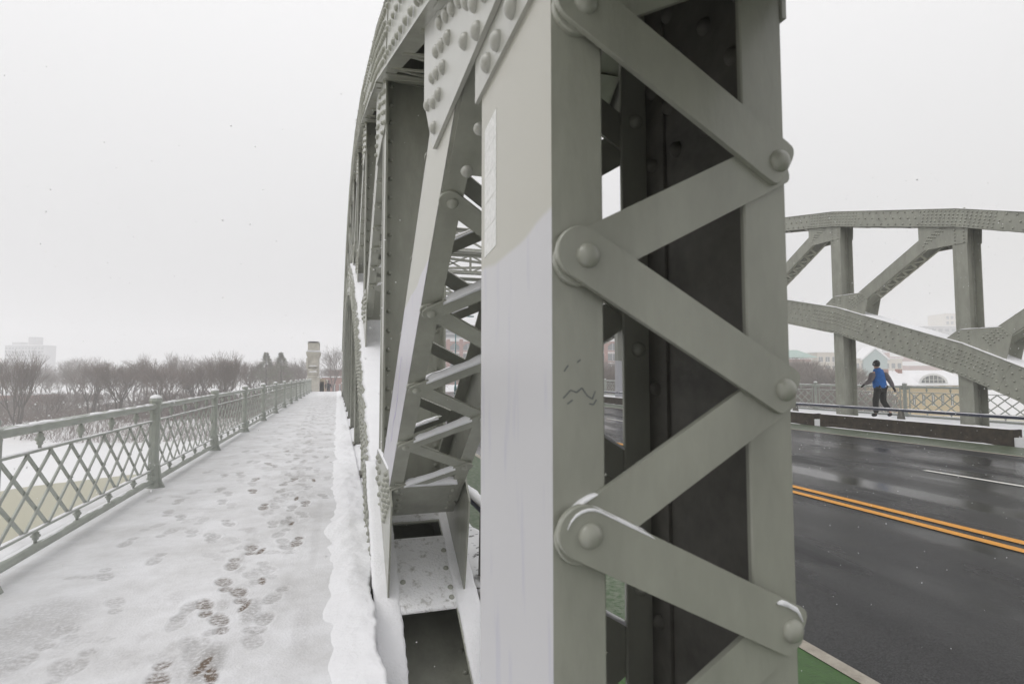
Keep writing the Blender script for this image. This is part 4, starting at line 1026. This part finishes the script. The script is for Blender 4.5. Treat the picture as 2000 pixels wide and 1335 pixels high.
A, B = at(1532, 701, 185), at(1588, 701, 185); d = (B-A)[:2]; rt = [o for o in bpy.data.objects if o.name.startswith('pavilion')][0]; Wd = float(np.linalg.norm(d)); Hh = rt.children[0].data.vertices[-1].co.z
b = MB(); b.add([(-1, -1, Hh+.3), (Wd+.5, -1, Hh+.3), (Wd+.5, 13, Hh+.3), (-1, 13, Hh+.3), (Wd*.3, 6, Hh+3), (Wd*.7, 6, Hh+3)], [(0, 1, 5, 4), (1, 2, 5), (2, 3, 4, 5), (3, 0, 4), (3, 2, 1, 0)]); b.build('copper_roof', COPPER, rt)
building('pale_building', 'small cream building with dark window strip left of the far hanger', 1596, 1636, 745, 688, 190, 12, CREAM, 3, 3)
rt, Wd, H = building('gabled_building', 'pale building with pointed gable and green glass, behind the walker', 1668, 1762, 760, 700, 200, 16, CREAM, 3, 8, win=GLASSD)
b = MB(); c = Wd*.42; b.prism([(c-4.2, 0), (c+4.2, 0), (c+4.2, H), (c, H+3.7), (c-4.2, H)], (0, -.6, 0), (1, 0, 0), (0, 0, 1), (0, 1, 0), 0, 6); g = b.build('gable_front', GLASSG, rt)
b = MB()
for s in (-1, 1): b.prism([(c, H+4.3), (c+s*5, H-.1), (c+s*5, H-.7), (c, H+3.6)], (0, -.9, 0), (1, 0, 0), (0, 0, 1), (0, 1, 0), 0, 7)
b.build('gable_roof', SNOWF, rt)
building('banded_building', 'long building banded in red brick and white, behind the snowy roofs', 1738, 1990, 760, 688, 265, 24, BRICK, 0, 0, bands=((.12, .26), (.38, .52), (.64, .76), (.88, 1.0)))
rt, Wd, H = building('tower_block', 'wide hazy pale block above the arch on the right', 1778, 1960, 760, 637, 300, 24, GREYB, 12, 14)
building('tower_block', 'narrow hazy tower rising beside the right hanger', 1846, 1872, 760, 612, 330, 14, CREAM, 14, 3)
rt, Wd, H = building('yellow_building', 'low yellow building with dark windows under a snowy roof', 1738, 1905, 800, 752, 100, 9, YELLOW, 1, 9, ww=.3)
b = MB(); b.add([(-.6, -.8, H), (Wd+.6, -.8, H), (Wd+.6, 10, H), (-.6, 10, H), (2, 4.5, H+2.6), (Wd-2, 4.5, H+2.6)], [(0, 1, 5, 4), (1, 2, 5), (2, 3, 4, 5), (3, 0, 4), (3, 2, 1, 0)]); b.build('snowy_roof', SNOWF, rt)
c = Wd*.5; b = MB(); ar = [(c+2.6*math.cos(a), H+.35+1.75*math.sin(a)) for a in np.linspace(0, math.pi, 13)]
b.prism(ar, (0, -.2, 0), (1, 0, 0), (0, 0, 1), (0, 1, 0), 0, 4); dm = b.build('dormer', SNOWF, rt)
b = MB(); ar = [(c+2.1*math.cos(a), H+.45+1.3*math.sin(a)) for a in np.linspace(0, math.pi, 13)]; b.prism(ar, (0, -.26, 0), (1, 0, 0), (0, 0, 1), (0, 1, 0), 0, .05); b.build('arched_window', GLASSD, dm)
b = MB()
for k in range(-2, 3): b.box(c+k*.75-.04, c+k*.75+.04, -.33, -.27, H+.45, H+.45+1.3*math.sqrt(1-(k*.75/2.1)**2))
b.box(c-2, c+2, -.34, -.28, H+.95, H+1.03); b.build('glazing_bars', WHITEP, dm)
b = MB()
for xx in (1.5, 4.0): b.box(xx, xx+.7, 3.5, 4.4, H+1.0, H+2.9)
b.build('chimney', BRICK, rt)
building('boathouse', 'low snow roofed shed in front of the yellow building', 1660, 1745, 800, 772, 96, 7, CREAM, 1, 5)
# parked vans as small snowy shapes are not resolved; a teal lamp post stands beyond
p = at(890, 640, 60); rt = empty('street_lamp', 'thin teal street lamp pole beyond the laced diagonal', 'street lamp', loc=(p[0], p[1], zdeck(p[1])-.1))
b = MB(); b.lathe([(.14, 0), (.14, .5), (.085, .6), (.07, 4), (.055, 7.6)], (0, 0, 0), 8); b.build('pole', TEAL, rt)
b = MB(); b.tube([(0, 0, 7.5), (.5, -.2, 7.9), (1.3, -.5, 8.0)], .035, 6); b.build('arm', TEAL, rt)
b = MB(); b.obox((1.3, -.5, 8.0), (1, 0, 0), (0, 1, 0), (0, 0, 1), -.1, .55, -.13, .13, -.08, .05); b.build('lamp_head', TEAL, rt)

# ------------------------------------------------------------------ people
def skin_mesh(name, pts, edges, rad, m, parent, sub=2):
    me = bpy.data.meshes.new(name); me.from_pydata([tuple(p) for p in pts], edges, []); o = bpy.data.objects.new(name, me); C.objects.link(o)
    md = o.modifiers.new('skin', 'SKIN'); md.use_smooth_shade = True
    for i, v in enumerate(me.skin_vertices[0].data): v.radius = (rad[i], rad[i]) if not hasattr(rad[i], '__len__') else rad[i]; v.use_root = (i == 0)
    sb = o.modifiers.new('sub', 'SUBSURF'); sb.levels = sb.render_levels = sub
    dg = bpy.context.evaluated_depsgraph_get(); nm = bpy.data.meshes.new_from_object(o.evaluated_get(dg)); bpy.data.objects.remove(o)
    nm.materials.clear(); nm.materials.append(m); nm.polygons.foreach_set('use_smooth', [True]*len(nm.polygons)); q = bpy.data.objects.new(name, nm); C.objects.link(q); q.parent = parent; return q
def person(loc, label, H, heading, jacket, sleeve, hood, scale=1.):
    """walking along local +Y; left side is -X"""
    rt = empty('person', label, 'person', None, loc); rt.rotation_euler = (0, 0, heading); rt.scale = (scale,)*3
    hip = (0, 0, .94); J = {
        'pel': hip, 'spine': (0, .04, 1.12), 'chest': (0, .07, 1.34), 'neck': (0, .10, 1.50), 'head0': (0, .12, 1.58), 'head': (0, .14, 1.68),
        'lh': (-.10, .0, .90), 'lk': (-.11, .10, .50), 'la': (-.11, .10, .10), 'lt': (-.11, .26, .04),
        'rh': (.10, .0, .90), 'rk': (.10, .02, .49), 'ra': (.11, -.24, .15), 'rt': (.11, -.13, .05),
        'ls': (-.20, .07, 1.42), 'le': (-.31, .06, 1.16), 'lw': (-.33, .27, 1.03), 'rs': (.20, .07, 1.42), 're': (.27, -.09, 1.17), 'rw': (.29, -.20, .94)}
    names = list(J); ix = {n: i for i, n in enumerate(names)}
    E_ = [('pel', 'spine'), ('spine', 'chest'), ('chest', 'neck'), ('neck', 'head0'), ('head0', 'head'), ('pel', 'lh'), ('lh', 'lk'), ('lk', 'la'), ('la', 'lt'), ('pel', 'rh'), ('rh', 'rk'), ('rk', 'ra'), ('ra', 'rt'), ('chest', 'ls'), ('ls', 'le'), ('le', 'lw'), ('chest', 'rs'), ('rs', 're'), ('re', 'rw')]
    rad = dict(pel=(.14, .11), spine=(.13, .10), chest=(.155, .11), neck=.055, head0=.075, head=(.078, .095), lh=.085, lk=.055, la=.03, lt=.022, rh=.085, rk=.055, ra=.03, rt=.022, ls=.04, le=.042, lw=.028, rs=.04, re=.042, rw=.028)
    skin_mesh('body', [J[n] for n in names], [(ix[a], ix[b_]) for a, b_ in E_], [rad[n] for n in names], SKIN, rt)
    # head features
    hd = np.array(J['head']); b = MB(); b.dome(hd+np.array([0, .085, -.005]), (0, 1, -.2), .016, .03, (8, 3))
    for s in (-1, 1): b.dome(hd+np.array([s*.082, .0, 0]), (s, 0, 0), .024, .015, (8, 3))
    b.build('face', SKIN, rt)
    # jacket
    K = ['pel', 'spine', 'chest', 'neck']; pts = [(0, 0, .86), (0, .03, 1.02), (0, .05, 1.22), (0, .06, 1.38), (0, .09, 1.50), (-.195, .065, 1.42), (.195, .065, 1.42)]
    skin_mesh('jacket', pts, [(0, 1), (1, 2), (2, 3), (3, 4), (3, 5), (3, 6)], [(.225, .19), (.235, .19), (.235, .19), (.22, .165), (.085, .085), .13, .13], jacket, rt)
    for sd_ in 'lr': skin_mesh('sleeve', [J[sd_+'s'], J[sd_+'e'], J[sd_+'w']], [(0, 1), (1, 2)], [.115, .08, .055], sleeve, rt)
    skin_mesh('trousers', [(0, 0, .93), J['lh'], J['lk'], (-.11, .09, .10), J['rh'], J['rk'], (J['ra'][0], J['ra'][1]+.015, .19)], [(0, 1), (1, 2), (2, 3), (0, 4), (4, 5), (5, 6)], [(.13, .12), .115, .095, .078, .115, .095, .078], TROUS, rt)
    for sd_ in 'lr':
        a_, t_ = np.array(J[sd_+'a']), np.array(J[sd_+'t']); skin_mesh('shoe', [a_+np.array([0, -.03, -.02]), (a_+t_)/2+np.array([0, 0, -.02]), t_], [(0, 1), (1, 2)], [.07, .06, .045], BLACK, rt, 1)
        w_ = np.array(J[sd_+'w']); el = np.array(J[sd_+'e']); d = (w_-el)/np.linalg.norm(w_-el); sx_ = -1 if sd_ == 'l' else 1
        side = np.cross(d, (0, 0, 1)); side /= np.linalg.norm(side); pts, eds, rd = [w_-d*.03, w_+d*.045], [(0, 1)], [.036, .042]
        for f_ in range(4):
            base = len(pts); off = side*(f_-1.5)*.021; ln = (.075, .085, .08, .062)[f_]
            pts += [w_+d*.07+off, w_+d*(.07+ln*.55)+off*1.1+np.array([0, 0, -.008]), w_+d*(.07+ln*.9)+off*1.1+np.array([0, 0, -.03])]; eds += [(1, base), (base, base+1), (base+1, base+2)]; rd += [.0125, .0115, .010]
        base = len(pts); pts += [w_+d*.03+side*.045*sx_, w_+d*.075+side*.062*sx_]; eds += [(1, base), (base, base+1)]; rd += [.014, .011]
        skin_mesh('glove', pts, eds, rd, BLACK, rt, 1)
    b = MB()
    if hood: b.lathe([(.105, -.10), (.12, -.02), (.115, .06), (.085, .115), (.02, .13)], hd+np.array([0, -.015, 0]), 14)
    else:
        b.lathe([(.096, -.05), (.104, -.03), (.104, .0), (.102, .05), (.08, .10), (.045, .135), (.01, .145)], hd+np.array([0, -.012, .0]), 16, (0, -.28, 1))
    b.build('hood' if hood else 'beanie', BLACK if not hood else jacket, rt)
    if not hood:
        b = MB(); b.tube([(-.07, .05, 1.51), (-.085, .12, 1.50), (0, .17, 1.49), (.085, .12, 1.50), (.07, .05, 1.51), (0, .0, 1.54), (-.07, .05, 1.51)], .035, 8); b.build('collar', jacket, rt)
person((17.1, 14.2, .10), 'walker in blue fleece, grey sleeves, black hat and gloves, striding past the far truss', 1.8, R(-4), BLUEC, GREYC, False, 1.03)
person((-1.02, 68, zdeck(68)-.02), 'small distant walker in a dark hooded coat beyond the crest of the walkway', 1.75, R(180), DARKC, DARKC, True, 1.0)

# ------------------------------------------------------------------ falling snow and haze
def flakes():
    rg = random.Random(9); vs, fs = [], []
    O = np.array([(1, 0, 0), (-1, 0, 0), (0, 1, 0), (0, -1, 0), (0, 0, 1), (0, 0, -1)], float); T = [(0, 2, 4), (2, 1, 4), (1, 3, 4), (3, 0, 4), (2, 0, 5), (1, 2, 5), (3, 1, 5), (0, 3, 5)]
    for _ in range(7000):
        y = rg.uniform(1.2, 22); x = rg.uniform(-4-y*.3, 5+y*.95); z = rg.uniform(-.1, 1.5+y*.5)
        if y < 2.2 and .2 < x < 1: continue
        r = rg.uniform(.0018, .0052)*(1 if y > 3 else .55); o = len(vs); c = np.array([x, y, z]); st_ = np.array([rg.uniform(.7, 1.4), rg.uniform(.7, 1.4), rg.uniform(.7, 1.5)])
        vs += [tuple(c+p*r*st_) for p in O]; fs += [tuple(i+o for i in t) for t in T]
    MB().add(vs, fs, True).build('falling_snow', SNOW, None, kind='stuff', label='snowflakes drifting down in the air', category='snow')
flakes()
hz = bpy.data.materials.new('haze'); hz.use_nodes = True; t = hz.node_tree; t.nodes.remove(t.nodes['Principled BSDF'])
pv = t.nodes.new('ShaderNodeVolumePrincipled'); pv.inputs['Color'].default_value = (.985, .985, .99, 1); pv.inputs['Density'].default_value = .0029; pv.inputs['Anisotropy'].default_value = .0
t.links.new(pv.outputs[0], t.nodes['Material Output'].inputs['Volume'])
MB().box(-432, 432, -82, 695, -9.5, 46).build('haze', hz, None, kind='stuff', label='snowy haze hanging in the air', category='haze')
